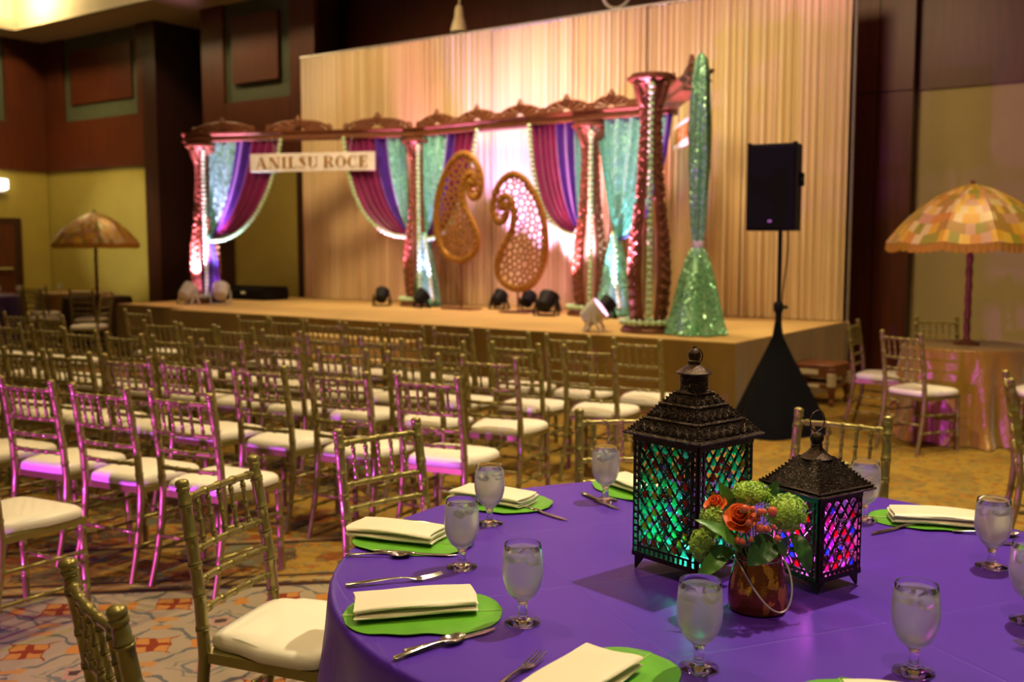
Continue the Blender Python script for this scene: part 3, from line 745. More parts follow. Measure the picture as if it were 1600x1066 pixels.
# hanging name sign with cut letters (didone strokes)
def letter_polys(ch):
    th, hl = .22, .05
    b = lambda x0, x1, y0, y1: [(x0, y0), (x1, y0), (x1, y1), (x0, y1)]
    def arc(cx, cy, rx, ry, a0, a1, t0, t1, n=14):
        o, i = [], []
        for k in range(n+1):
            s = k/n; a = lerp(a0, a1, s); t = lerp(t0, t1, math.sin(PI*s)); o.append((cx+rx*math.cos(a), cy+ry*math.sin(a))); i.append((cx+(rx-t)*math.cos(a), cy+(ry-hl*.9)*math.sin(a)))
        return [[o[k], o[k+1], i[k+1], i[k]] for k in range(n)]
    if ch == 'A': return [[(.34, 1), (.50, 1), (.86, 0), (.60, 0)], [(.34, 1), (.40, 1), (.14, 0), (.06, 0)], b(.2, .62, .30, .36), b(0, .24, 0, hl), b(.52, .94, 0, hl)], .96
    if ch == 'N': return [[(.06, 1), (.32, 1), (.86, 0), (.62, 0)], b(.12, .17, 0, 1), b(.80, .86, 0, 1), b(0, .3, 0, hl), b(.68, .98, 1-hl, 1)], 1.0
    if ch == 'I': return [b(.1, .1+th, 0, 1), b(0, .42, 0, hl), b(0, .42, 1-hl, 1)], .46
    if ch == 'L': return [b(.1, .1+th, 0, 1), b(0, .72, 0, hl), b(0, .42, 1-hl, 1), [(.66, 0), (.72, 0), (.72, .34), (.69, .34)]], .78
    if ch == 'S': return [[(.06, .86), (.30, .90), (.62, .36), (.56, .10), (.40, .28), (.08, .66)], b(.14, .50, .95, 1), b(.12, .50, 0, .05), b(.50, .54, .72, 1), b(.08, .12, 0, .30)], .68
    if ch == 'U': return [b(.1, .1+th, .25, 1), b(.70, .75, .25, 1), b(0, .42, 1-hl, 1), b(.58, .86, 1-hl, 1)] + arc(.43, .27, .33, .27, PI, 2*PI, .2, .08), .92
    if ch == 'R': return [b(.1, .1+th, 0, 1), b(0, .42, 0, hl), b(0, .5, 1-hl, 1), b(.3, .5, .48, .53), [(.42, .5), (.62, .48), (.86, 0), (.62, 0)]] + arc(.46, .755, .30, .245, PI/2, -PI/2, .04, .2), .92
    if ch == 'O': return arc(.42, .5, .42, .5, PI/2, 3*PI/2, .03, .21) + arc(.42, .5, .42, .5, -PI/2, PI/2, .03, .21), .90
    if ch == 'C': return arc(.42, .5, .42, .5, PI*.38, PI*1.62, .03, .22, 18) + [b(.62, .66, .66, .98), b(.66, .69, .02, .3)], .80
    if ch == 'E': return [b(.1, .1+th, 0, 1), b(0, .70, 0, hl), b(0, .68, 1-hl, 1), b(.3, .52, .48, .53), b(.66, .70, 0, .30), b(.64, .68, .70, 1), b(.48, .52, .36, .66)], .78
    return [], .22
def name_sign(label, loc, rz, wid, hgt, text, lh):
    t = thing('name_sign', label, 'sign', loc, rz)
    MB().bbox((0, 0, 0), (wid, .03, hgt), .006).build('board', signm, t, False)
    tot = sum(letter_polys(c)[1] for c in text)+.07*(len(text)-1); kx = wid*.90/tot; x = -wid*.45
    for ch in text:
        ps, adv = letter_polys(ch)
        if ps:
            m = MB()
            for p in ps: m.prism([(x+px*kx, (py-.5)*lh) for px, py in p], .016, .024, Matrix(((1, 0, 0, 0), (0, 0, -1, 0), (0, 1, 0, 0), (0, 0, 0, 1))))
            m.build('letter', signg, t, False)
        x += (adv+.07)*kx
    for sx in (-.30, .30): MB().tube([(sx*wid, 0, hgt/2), (sx*wid*1.08, 0, ZT+.12-loc[2])], .006, 6).build('hanger_wire', tanpipe, t)
a = math.atan2((W(*P2)-W(*P1)).y, (W(*P2)-W(*P1)).x)
sp = W(lerp(P1[0], P2[0], .56), lerp(P1[1], P2[1], .56)-.16, 2.70)
name_sign('white hanging name sign with gold serif lettering under the left beam', sp, a, 1.86, .255, 'ANILSU ROCE', .155)
d2 = W(*E_)-W(*K)
name_sign('white hanging sign seen almost edge-on behind the frontmost pillar', W(lerp(K[0], E_[0], .58), lerp(K[1], E_[1], .58), 2.70), math.atan2(d2.y, d2.x), 1.1, .255, 'ANILSU ROCE', .155)

# LED par cans on the stage
def par(label, x, y, aim, mat, beamw=None, col=MAG, ang=50, to=None, s=1.0):
    p = W(x, y, SZ); t = thing('par_light', label, 'stage light', p, RS+aim, 'LED par lights')
    tilt = Matrix.Rotation(math.radians(-52), 4, 'X')
    h = MB().lathe([(0, -.10), (.05, -.10), (.075, -.085), (.095, .02), (.10, .08), (.092, .08), (.085, .03), (0, .03)], 20); h.v = [tuple(tilt @ Vector(q)*s + Vector((0, 0, .15*s))) for q in h.v]; h.build('housing', mat, t)
    l = MB().lathe([(0, .034), (.082, .034), (.082, .04), (0, .045)], 18); l.v = [tuple(tilt @ Vector(q)*s + Vector((0, 0, .15*s))) for q in l.v]; l.build('lens', ledglow if beamw else blackp, t)
    y_ = MB()
    for k in (-1, 1):
        y_.bar((k*.115*s, -.06*s, .008), (k*.115*s, 0, .16*s), .012, .03); y_.bar((k*.115*s, .07*s, .008), (k*.115*s, 0, .16*s), .012, .03)
    y_.bar((-.115*s, -.06*s, .01), (.115*s, -.06*s, .01), .03, .012); y_.bar((-.115*s, .07*s, .01), (.115*s, .07*s, .01), .03, .012); y_.build('yoke', mat, t, False)
    if beamw:
        loc = p + Vector((0, 0, .16*s)); dd = (Vector(to)-loc).normalized(); spot('par_beam', loc+dd*.13*s, to, beamw, col, ang, .6, .03)
PINK = (1, .28, .62); WHT = (1, .62, .85); LAV = (.46, .26, 1)
par('black par light on the stage left of the back left pillar', -6.12, 2.10, .5, blackp, 420, PINK, 60, W(P2[0], P2[1], 2.3))
par('black par light on the stage between the back left pillar and its pompom tail', -5.42, 2.12, -.4, blackp, 70, (.6, .45, 1), 60, W(P2[0]+.2, P2[1]+.2, 2.6))
par('black par light between the two paisley posts', -4.40, 2.50, 0, blackp, 800, LAV, 46, W(-4.55, 2.97, 3.4))
par('black par light just right of the right paisley post', -3.92, 2.48, .2, blackp, 480, (.55, .32, 1), 62, W(-4.0, 2.97, 3.0))
par('black par light next to the pink-lit pillar, second of the tight pair', -3.56, 2.45, 0, blackp, 300, (.8, .45, 1), 66, W(-3.35, 2.97, 2.2))
par('large black par light at the left foot of the pink-lit pillar', -3.20, 1.82, .2, blackp, 520, (1, .28, .45), 60, W(P3[0], P3[1], 2.0), 1.15)
par('black par light between the pink-lit pillar and the teal curtain tail', -2.42, 1.90, -.5, blackp, 110, (.55, .85, 1), 70, W(P3[0]+.5, P3[1], 2.4))
par('white par light at the left foot of the frontmost pillar', -1.62, .30, -1.2, whitep, 900, (1, .36, .72), 62, W(P4[0], P4[1], 2.2), 1.2)
par('white par light in front of the far left pillar', -8.62, .78, .1, whitep, 800, (1, .42, .8), 60, W(P1[0], P1[1], 1.9), 1.2)
par('white par light right of the far left pillar base', -8.33, 1.12, .8, whitep, 170, (.65, .75, 1), 70, W(P1[0]+.35, P1[1]+.1, 2.8), 1.2)
# ------------------------------------------------------------------ chiavari chairs
def bamboo(a, b, r, rings, n=10, bow=None, steps=None, hw=.004, amp=.0030):
    """straight or bowed rod with paired raised rings at the given fractions"""
    a, b = Vector(a), Vector(b); L = (b-a).length; zs = {0., 1.}
    k = steps or (8 if bow else 2)
    for i in range(k+1): zs.add(i/k)
    for q in rings:
        for o in (-2.2, -1.4, -.5, 0, .5, 1.4, 2.2): zs.add(min(1, max(0, q+o*hw/L)))
    zs = sorted(zs); path = []; rad = []
    for z in zs:
        p = a.lerp(b, z)
        if bow: p = p+Vector(bow)*(4*z*(1-z))
        rr = r
        for q in rings:
            d = abs(z-q)*L/hw
            if .3 < d < 1.8: rr = r+amp
        path.append(p); rad.append(rr)
    return MB().tube(path, rad, n)
def post_mb(sx):
    ctrl = [(sx*.190, -.275, 0), (sx*.186, -.240, .12), (sx*.182, -.205, .28), (sx*.180, -.192, .42), (sx*.178, -.203, .58), (sx*.176, -.228, .75), (sx*.174, -.250, .875)]
    V = [Vector(c) for c in ctrl]; path = []; rad = []
    ringz = [.16, .30, .50, .595, .68, .755, .845]
    def at_(z):
        for p, q in zip(V, V[1:]):
            if z <= q.z: return p.lerp(q, (z-p.z)/(q.z-p.z))
        return V[-1].copy()
    zs = {i*.03 for i in range(30)}
    for q in ringz:
        for o in (-.009, -.0055, -.002, 0, .002, .0055, .009): zs.add(round(q+o, 4))
    for z in sorted(zs):
        if z > .875: continue
        r = lerp(.0135, .0175, sm(0, .4, z))
        if any(.001 < abs(z-q) < .007 for q in ringz): r += .0026
        path.append(at_(z)); rad.append(r)
    top = V[-1]; d = (V[-1]-V[-2]).normalized()
    for o, r in ((.006, .0155), (.009, .0185), (.016, .0195), (.021, .0165), (.024, .0190), (.034, .0195), (.040, .0165), (.0435, .009), (.0445, .001)):
        path.append(top+d*o); rad.append(r)
    return MB().tube(path, rad, 12)
def cushion_mb():
    m = MB(); n = 44
    def outline(k, inset):
        a = 2*PI*k/n; c, s_ = math.cos(a), math.sin(a); e = .34
        x = math.copysign(abs(c)**e, c)*(.205-inset); y = math.copysign(abs(s_)**e, s_)*(.195-inset)
        x *= 1+.06*y/.195
        if y < -.09 and abs(x) > .145: x = math.copysign(abs(x) - .022*sm(.145, .19, abs(x)), x); y += .020*sm(.145, .19, abs(x))
        return x, y
    levels = [(.010, .432), (.0, .438), (-.003, .450), (.0, .466), (.010, .476), (.03, .483), (.07, .488), (.12, .490)]
    for ins, z in levels:
        for k in range(n): x, y = outline(k, ins); m.v.append((x, y, z))
    for i in range(len(levels)-1):
        for k in range(n): m.f.append((i*n+k, i*n+(k+1) % n, (i+1)*n+(k+1) % n, (i+1)*n+k))
    m.f.append(tuple(range(n))[::-1]); m.f.append(tuple((len(levels)-1)*n+k for k in range(n)))
    return m
def make_chair(label, group):
    t = thing('chiavari_chair', label, 'chair', (0, 0, 0), 0, group)
    for sx in (-1, 1): post_mb(sx).build('rear_post', gold, t)
    for sx in (-1, 1): bamboo((sx*.196, .185, 0), (sx*.190, .172, .425), .0155, (.28, .62, .9), 10).build('front_leg', gold, t)
    for z, y in ((.862, -.2475), (.715, -.2235), (.630, -.2100), (.548, -.1995)):
        bamboo((-.174, y, z), (.174, y, z), .0105, (.10, .30, .5, .70, .90), 10, (0, -.014, 0)).build('back_rail', gold, t)
    me = bamboo((0, 0, 0), (0, 0, .147), .0068, (.16, .5, .84), 8, hw=.0035, amp=.0024, steps=6)
    sx_ = None
    for i in range(5):
        x = (i-2)*.056; q = (x+.174)/.348; bw = -.014*4*q*(1-q)
        a = Vector((x, -.2235+bw, .715)); b = Vector((x, -.2475+bw, .862))
        if sx_ is None: sx_ = me.mesh('spindle', gold)
        s_ = link('spindle', sx_, t, a); s_.rotation_euler = (b-a).to_track_quat('Z', 'Y').to_euler()
    fr = MB(); pl_ = [(-.186, -.192), (.186, -.192), (.206, .186), (-.206, .186)]
    fr.prism(pl_, .405, .434).build('seat_frame', gold, t, False)
    cushion_mb().build('seat_cushion', cushion, t)
    for sx in (-1, 1):
        for z, yb in ((.165, -.228), (.295, -.203)): bamboo((sx*.187, yb, z), (sx*.194, .18, z-.01), .0085, (.25, .5, .75), 8).build('stretcher', gold, t)
    bamboo((-.193, .18, .225), (.193, .18, .225), .0085, (.25, .5, .75), 8).build('stretcher', gold, t)
    bamboo((-.187, -.216, .225), (.187, -.216, .225), .0085, (.25, .5, .75), 8).build('stretcher', gold, t)
    return t
ROWS = {
 1: (-28, [(0.99, 7.32), (0.53, 7.62), (0.09, 7.92), (-0.34, 8.18), (-0.74, 8.46), (-1.12, 8.7), (-1.51, 8.97), (-1.89, 9.26), (-2.24, 9.5), (-3.63, 10.45)]),
 2: (-27, [(0.61, 6.82), (0.14, 7.02), (-0.36, 7.19), (-0.8, 7.39), (-1.22, 7.59), (-1.65, 7.98), (-2.08, 8.3), (-2.48, 8.62), (-2.91, 8.97), (-4.18, 9.73), (-4.63, 10.01), (-5.08, 10.28)]),
 3: (-26, [(-0.03, 6.2), (-0.5, 6.41), (-0.97, 6.67), (-1.43, 6.92), (-1.88, 7.2), (-2.32, 7.49), (-2.76, 7.77), (-3.21, 8.08), (-3.64, 8.45), (-4.11, 8.75)]),
 4: (-27, [(-0.32, 5.33), (-0.8, 5.53), (-1.27, 5.77), (-1.75, 6.03), (-2.17, 6.24), (-2.61, 6.49), (-2.99, 6.68), (-3.44, 6.95)]),
 5: (-26, [(-1.37, 4.75), (-1.81, 4.95), (-2.27, 5.2), (-2.75, 5.47)]),
 6: (-26, [(-2.05, 4.13)])}
ORD = ['rightmost', 'second from the right', 'third from the right', 'fourth from the right', 'fifth from the right', 'sixth from the right', 'seventh from the right', 'eighth from the right', 'ninth from the right', 'tenth from the right', 'eleventh from the right', 'twelfth from the right']
RN = {1: 'front row before the stage', 2: 'second row from the stage', 3: 'third row from the stage', 4: 'fourth row from the stage', 5: 'nearest full row', 6: ''}
proto = None
rj = random.Random(4)
def chair(x, y, rz, label, group):
    global proto
    if proto is None:
        proto = make_chair(label, group); proto.location = (x, y, 0); proto.rotation_euler = (0, 0, rz); return
    copy_thing(proto, (x, y, 0), rz, label, group)
for r, (yaw, L) in ROWS.items():
    for i, (x, y) in enumerate(L):
        lab = 'gold chiavari chair, %s in the %s' % (ORD[i], RN[r]) if r < 6 else 'gold chiavari chair cut off by the left edge, only seat and legs showing'
        chair(x, y, math.radians(yaw + rj.uniform(-2.5, 2.5)), lab, 'gold chairs in rows facing the stage')
def facing(mx, my, dx, dy, label, group):     # back-rail midpoint and facing direction
    l = math.hypot(dx, dy); dx, dy = dx/l, dy/l
    chair(mx+.255*dx, my+.255*dy, math.atan2(-dx, dy), label, group)
GG = 'gold chairs around the violet table'
facing(-.86, 2.96, .945, -.33, 'gold chiavari chair left of the violet table, its whole back and cushion in view', GG)
facing(-.49, 3.70, .68, -.73, 'gold chiavari chair behind the violet table beside the left napkins, slats over its back', GG)
facing(.44, 4.03, .06, -1, 'gold chiavari chair behind the violet table half hidden by the tall lantern', GG)
facing(1.29, 3.95, -.57, -.82, 'gold chiavari chair behind the small lantern at the violet table', GG)
facing(-.82, 1.94, .80, .60, 'gold chiavari chair nearest the camera, only its back top in the lower left corner', GG)
facing(2.50, 5.12, .93, -.37, 'gold chiavari chair seen edge-on at the right edge of the picture', 'gold chairs at the right')
GR = 'gold chairs round the gold-clothed umbrella table'
facing(2.92, 8.75, .80, -.50, 'gold chiavari chair beside the carved stool in front of the dark pilaster', GR)
facing(2.91, 7.63, .86, .50, 'gold chiavari chair nearest the camera at the gold-clothed umbrella table', GR)
facing(3.84, 9.24, -.12, -1, 'gold chiavari chair behind the gold-clothed umbrella table', GR)
facing(4.28, 7.63, -.95, .3, 'gold chiavari chair at the right edge beside the gold-clothed umbrella table', GR)
GF = 'gold chairs at the far left tables'
for (x, y, dx, dy, l) in ((-7.5, 16.1, .0, 1, 'leftmost of the far chairs beside the ochre corner'), (-7.1, 15.1, .25, .95, 'second of the far chairs left of the small umbrella'),
                          (-6.25, 14.85, .1, 1, 'far chair just left of the small umbrella pole'), (-5.46, 13.8, -1, .05, 'far chair just right of the small umbrella pole')):
    facing(x, y, dx, dy, 'gold chiavari chair, '+l, GF)

# ------------------------------------------------------------------ umbrella tables
def cloth_mb(Rt, zt, folds, amp, flare, seed, n=160, puddle=0):
    r = random.Random(seed); ph = [r.uniform(0, 6.28) for _ in range(4)]
    prof = [(i/14*Rt*.985, zt) for i in range(15)] + [(Rt*.994, zt-.001), (Rt, zt-.005), (Rt+.004, zt-.014), (Rt+.006, zt-.03)]
    k = 12
    for i in range(1, k+1): prof.append((Rt+.006+flare*(i/k)**1.3, lerp(zt-.03, .008, i/k)))
    m = MB(); o = 0
    for (rr, z) in prof:
        f = sm(zt-.02, zt*.35, z) if z < zt-.02 else 0
        f = max(0, (zt-.02-z)/(zt-.02)) if z < zt-.02 else 0
        for q in range(n):
            a = 2*PI*q/n
            wv = math.sin(folds*a+ph[0]+.9*math.sin(3*a+ph[1])) + .5*math.sin((folds*1.7)*a+ph[2]) if False else math.sin(folds*a+ph[0]+1.1*math.sin(2*a+ph[1])) + .45*math.sin((folds*2-3)*a+ph[2])
            rad = rr + amp*(f**.8)*wv
            if puddle and z < .12: rad += puddle*(.12-z)/.12*(.5+.5*math.sin(5*a+ph[3]))
            m.v.append((rad*math.cos(a), rad*math.sin(a), z))
    for i in range(len(prof)-1):
        for q in range(n): m.f.append((i*n+q, i*n+(q+1) % n, (i+1)*n+(q+1) % n, (i+1)*n+q))
    return m
def umbrella(label, x, y, zb):
    t = thing('parasol', label, 'umbrella', (x, y, zb), 0.2, 'gold patchwork umbrellas')
    zr, Rr, hh = 1.585-zb, .64, .44; ng = 10
    for g in range(ng):
        m = MB(); nu, nv = 6, 14; uvs = []
        def fn(u, v, g=g):
            a = 2*PI*(g+u)/ng; rr = Rr*v; sag = 1-.045*math.sin(PI*u)*v
            z = zr + hh*(1-v**2.1)*.93 + .05*(1-v)**2
            return (rr*sag*math.cos(a), rr*sag*math.sin(a), z - .02*math.sin(PI*u)*v*v)
        m.grid(fn, nu, nv); ob = m.build('canopy_gore', canopym, t, True, .006)
        me = ob.data; ul = me.uv_layers.new(name='UVMap')
        for l in me.loops:
            c = me.vertices[l.vertex_index].co; rr = math.hypot(c.x, c.y)/Rr; a = (math.atan2(c.y, c.x)/(2*PI)*ng) % ng
            ul.data[l.index].uv = ((g+1 if a < .01 and g == ng-1 else a), rr+.01)
    def fv(u, v):
        a = 2*PI*u; k = 1-.045*abs(math.sin(a*ng/2)); rr = Rr*k*(1+.012*v*math.sin(a*80)); return (rr*math.cos(a), rr*math.sin(a), zr - .02*abs(math.sin(a*ng/2)) - v*(.065+.006*math.sin(a*61)))
    MB().grid(fv, 320, 3).build('fringe', fringem, t, True, .004)
    path = [(.0012*math.sin(z*30), .0012*math.cos(z*30), z) for z in [i*.03 for i in range(int((zr+hh-.04)/.03)+1)]]
    MB().tube(path, [.026+.004*math.sin(i*1.7) for i in range(len(path))], 10).build('pole', pewter, t)
    MB().lathe([(0, zr+hh-.02), (.05, zr+hh-.015), (.04, zr+hh+.01), (.012, zr+hh+.02), (.02, zr+hh+.035), (.014, zr+hh+.055), (0, zr+hh+.065)], 14).build('finial', copper2, t)
    MB().lathe([(0, 0), (.10, 0), (.10, .02), (.03, .04), (0, .04)], 18).build('base', copper2, t)
def small_table(label, x, y, mat, Rt=.56, seed=1, amp=.06, flare=.10, puddle=.10):
    t = thing('round_table', label, 'table', (x, y, 0), 0)
    cloth_mb(Rt, .752, 11, amp, flare, seed, 180, puddle).build('tablecloth', mat, t)
    MB().lathe([(0, .70), (Rt-.02, .70), (Rt-.02, .742), (0, .742)], 40).build('tabletop', woodst, t); MB().lathe([(0, 0), (.22, 0), (.2, .03), (.05, .05), (.04, .69), (0, .69)], 16).build('pedestal', wooddark, t)
small_table('small round table draped in crinkled gold taffeta under the right umbrella', 3.70, 8.30, taffeta, .49, 3, .05, .06, .05)
umbrella('gold patchwork fringed umbrella standing on the gold-clothed table at the right', 3.70, 8.30, .754)
small_table('small round table in dark brown cloth under the far left umbrella', -6.42, 15.85, brownc, .5, 5, .03, .05, 0)
umbrella('gold patchwork fringed umbrella on the dark table in the far left corner', -6.42, 15.85, .754)
small_table('round table in dark purple cloth at the far left edge', -8.75, 16.2, purpdark, .85, 8, .03, .05, 0)
small_table('round table in yellow-brown cloth behind the far left chairs', -7.45, 17.4, taffeta, .6, 9, .03, .05, 0)
for i, (x, y, l) in enumerate(((-8.1, 15.75, 'cream folded napkin on the right side of the far purple table'), (-8.65, 15.7, 'cream folded napkin near the left edge of the picture on the far purple table'), (-7.2, 17.05, 'cream folded napkin on the far yellow-brown table'))):
    t = thing('napkin', l, 'napkin', (x, y, .754), .2, 'napkins on the far tables'); MB().bbox((0, 0, .014), (.22, .12, .026), .006).build('fold', napk, t, False)
def mini_glass(x, y, l):
    o = MB().lathe([(0, 0), (.035, 0), (.035, .004), (.008, .01), (.008, .05), (.03, .07), (.042, .11), (.036, .17), (.034, .17), (.039, .11), (.02, .075), (0, .065)], 12).build('water_goblet', glassm); o.location = (x, y, .7535); tag(o, l, 'goblet', 'goblets on the far tables')
for x, y, l in ((-8.35, 15.62, 'tiny goblet at the left of the far purple table'), (-8.0, 15.95, 'tiny goblet beside the far purple table napkin'), (-7.75, 16.1, 'tiny goblet at the right rim of the far purple table'), (-7.5, 17.0, 'tiny goblet on the far yellow-brown table')): mini_glass(x, y, l)

# ------------------------------------------------------------------ loudspeaker on skirted tripod
sx, sy = 2.215, 8.50
t = thing('speaker_stand', 'black speaker stand with its tripod wrapped in a black cloth skirt', 'speaker stand', (sx, sy, 0), .1)
MB().tube([(0, 0, .02), (0, 0, 1.68)], .018, 10).build('pole', blackp, t); MB().tube([(0, 0, .5), (0, 0, 1.05)], .026, 10).build('lower_tube', blackp, t)
MB().lathe([(0, 1.0), (.03, 1.0), (.042, 1.02), (.042, 1.07), (.03, 1.09), (0, 1.09)], 14).build('collar', blackp, t); MB().tube([(.03, 0, 1.045), (.075, 0, 1.045)], [.01, .016], 8).build('knob', blackp, t)
def skf(q, z):
    return 1 + (.16*math.cos(3*q+.4)+.03*math.sin(9*q))*max(0, (.84-z)/.84)
MB().lathe([(.40, .004), (.37, .10), (.31, .24), (.22, .44), (.12, .64), (.045, .80), (.028, .92)], 60, mod=skf).build('skirt', blackc, t)
for k in range(3):
    a = .13+2*PI*k/3; MB().tube([(0, 0, .62), (.40*math.cos(a), .40*math.sin(a), .015)], .012, 8).build('leg', blackp, t)
sb = thing('loudspeaker', 'black loudspeaker box mounted high on the skirted stand', 'loudspeaker', (sx-.035, sy, 1.672), -.52)
bw, bd_, bh = .40, .36, .70
poly = [(-bw/2, -bd_/2), (bw/2, -bd_/2), (bw/2-.012, bd_*.12), (bw/2-.10, bd_/2), (-bw/2+.10, bd_/2), (-bw/2+.012, bd_*.12)]
MB().prism(poly, .004, bh).build('cabinet', blackp, sb, False)
MB().bbox((0, -bd_/2-.008, bh/2), (bw-.02, .02, bh-.03), .008).build('grille', grillem, sb, False)
MB().bbox((0, -bd_/2-.02, .08), (.03, .006, .02), .002).build('badge', tanpipe, sb, False)
hr = MB().bbox((bw/2-.001, .0, bh*.60), (.012, .13, .11), .004).build('handle_recess', blackc, sb, False); MB().bbox((bw/2+.002, .0, bh*.60), (.010, .12, .022), .003).build('grip', blackp, hr, False)
for sg in (-1, 1): MB().bbox((sg*(bw/2-.015), -bd_/2+.01, bh+.004), (.03, .04, .012), .004).build('corner_cap', blackp, sb, False)
cb = MB().tube([(sx+.03+.02*math.sin(z*5), sy-.05-.01*math.sin(z*9), z) for z in [1.72-.02*i for i in range(52)]], .006, 6).build('speaker_cable', blackp); tag(cb, 'thin black cable hanging down beside the speaker pole', 'cable')

# ------------------------------------------------------------------ carved stool by the stage
t = thing('carved_stool', 'low carved wooden stool with ivory panels at the right end of the stage', 'stool', (3.03, 10.1, 0), RS-.05)
sw, sd, sh = .46, .40, .40
MB().bbox((0, 0, sh-.015), (sw+.04, sd+.04, .035), .01).build('seat', woodst, t, False)
for a in (-1, 1):
    for b in (-1, 1):
        l = MB().lathe([(.018, 0), (.03, .02), (.03, .05), (.018, .07), (.028, .09), (.034, .11), (.034, .13)], 12, (a*sw/2, b*sd/2, 0)).bbox((a*sw/2, b*sd/2, .25), (.06, .06, .24), .008).build('leg', woodst, t, True)
        MB().bbox((a*sw/2, b*sd/2-.002, .255), (.066, .066, .13), .004).build('ivory_inlay', ivoryp, l, False)
for b in (-1, 1):
    f = MB().bbox((0, b*sd/2, .325), (sw, .035, .09), .006).build('apron', woodst, t, False); MB().bbox((0, b*(sd/2+.012), .325), (.2, .02, .05), .004).build('ivory_inlay', ivoryp, f, False)
    f = MB().bbox((0, b*sd/2, .19), (sw, .025, .04), .006).build('stretcher', woodst, t, False); MB().bbox((0, b*(sd/2+.008), .19), (.22, .016, .032), .003).build('ivory_inlay', ivoryp, f, False)
for a in (-1, 1):
    MB().bbox((a*sw/2, 0, .325), (.035, sd, .09), .006).build('apron', woodst, t, False); MB().bbox((a*sw/2, 0, .19), (.025, sd, .04), .006).build('stretcher', woodst, t, False)
# ------------------------------------------------------------------ the violet guest table
TX, TY, TR, TZ0 = .53, 2.52, .975, .758
t = thing('banquet_table', 'large round banquet table under a violet satin cloth in the foreground', 'table', (TX, TY, 0), 0)
cloth_mb(TR, TZ0, 13, .045, .085, 12, 260).build('tablecloth', cloth, t)
MB().lathe([(0, .715), (TR-.03, .715), (TR-.03, .748), (0, .748)], 60).build('tabletop', woodst, t)
for k in range(4): MB().tube([(.55*math.cos(k*PI/2+.4), .55*math.sin(k*PI/2+.4), 0), (.5*math.cos(k*PI/2+.4), .5*math.sin(k*PI/2+.4), .72)], .018, 8).build('leg', steel, t)
TT = TZ0+.0006
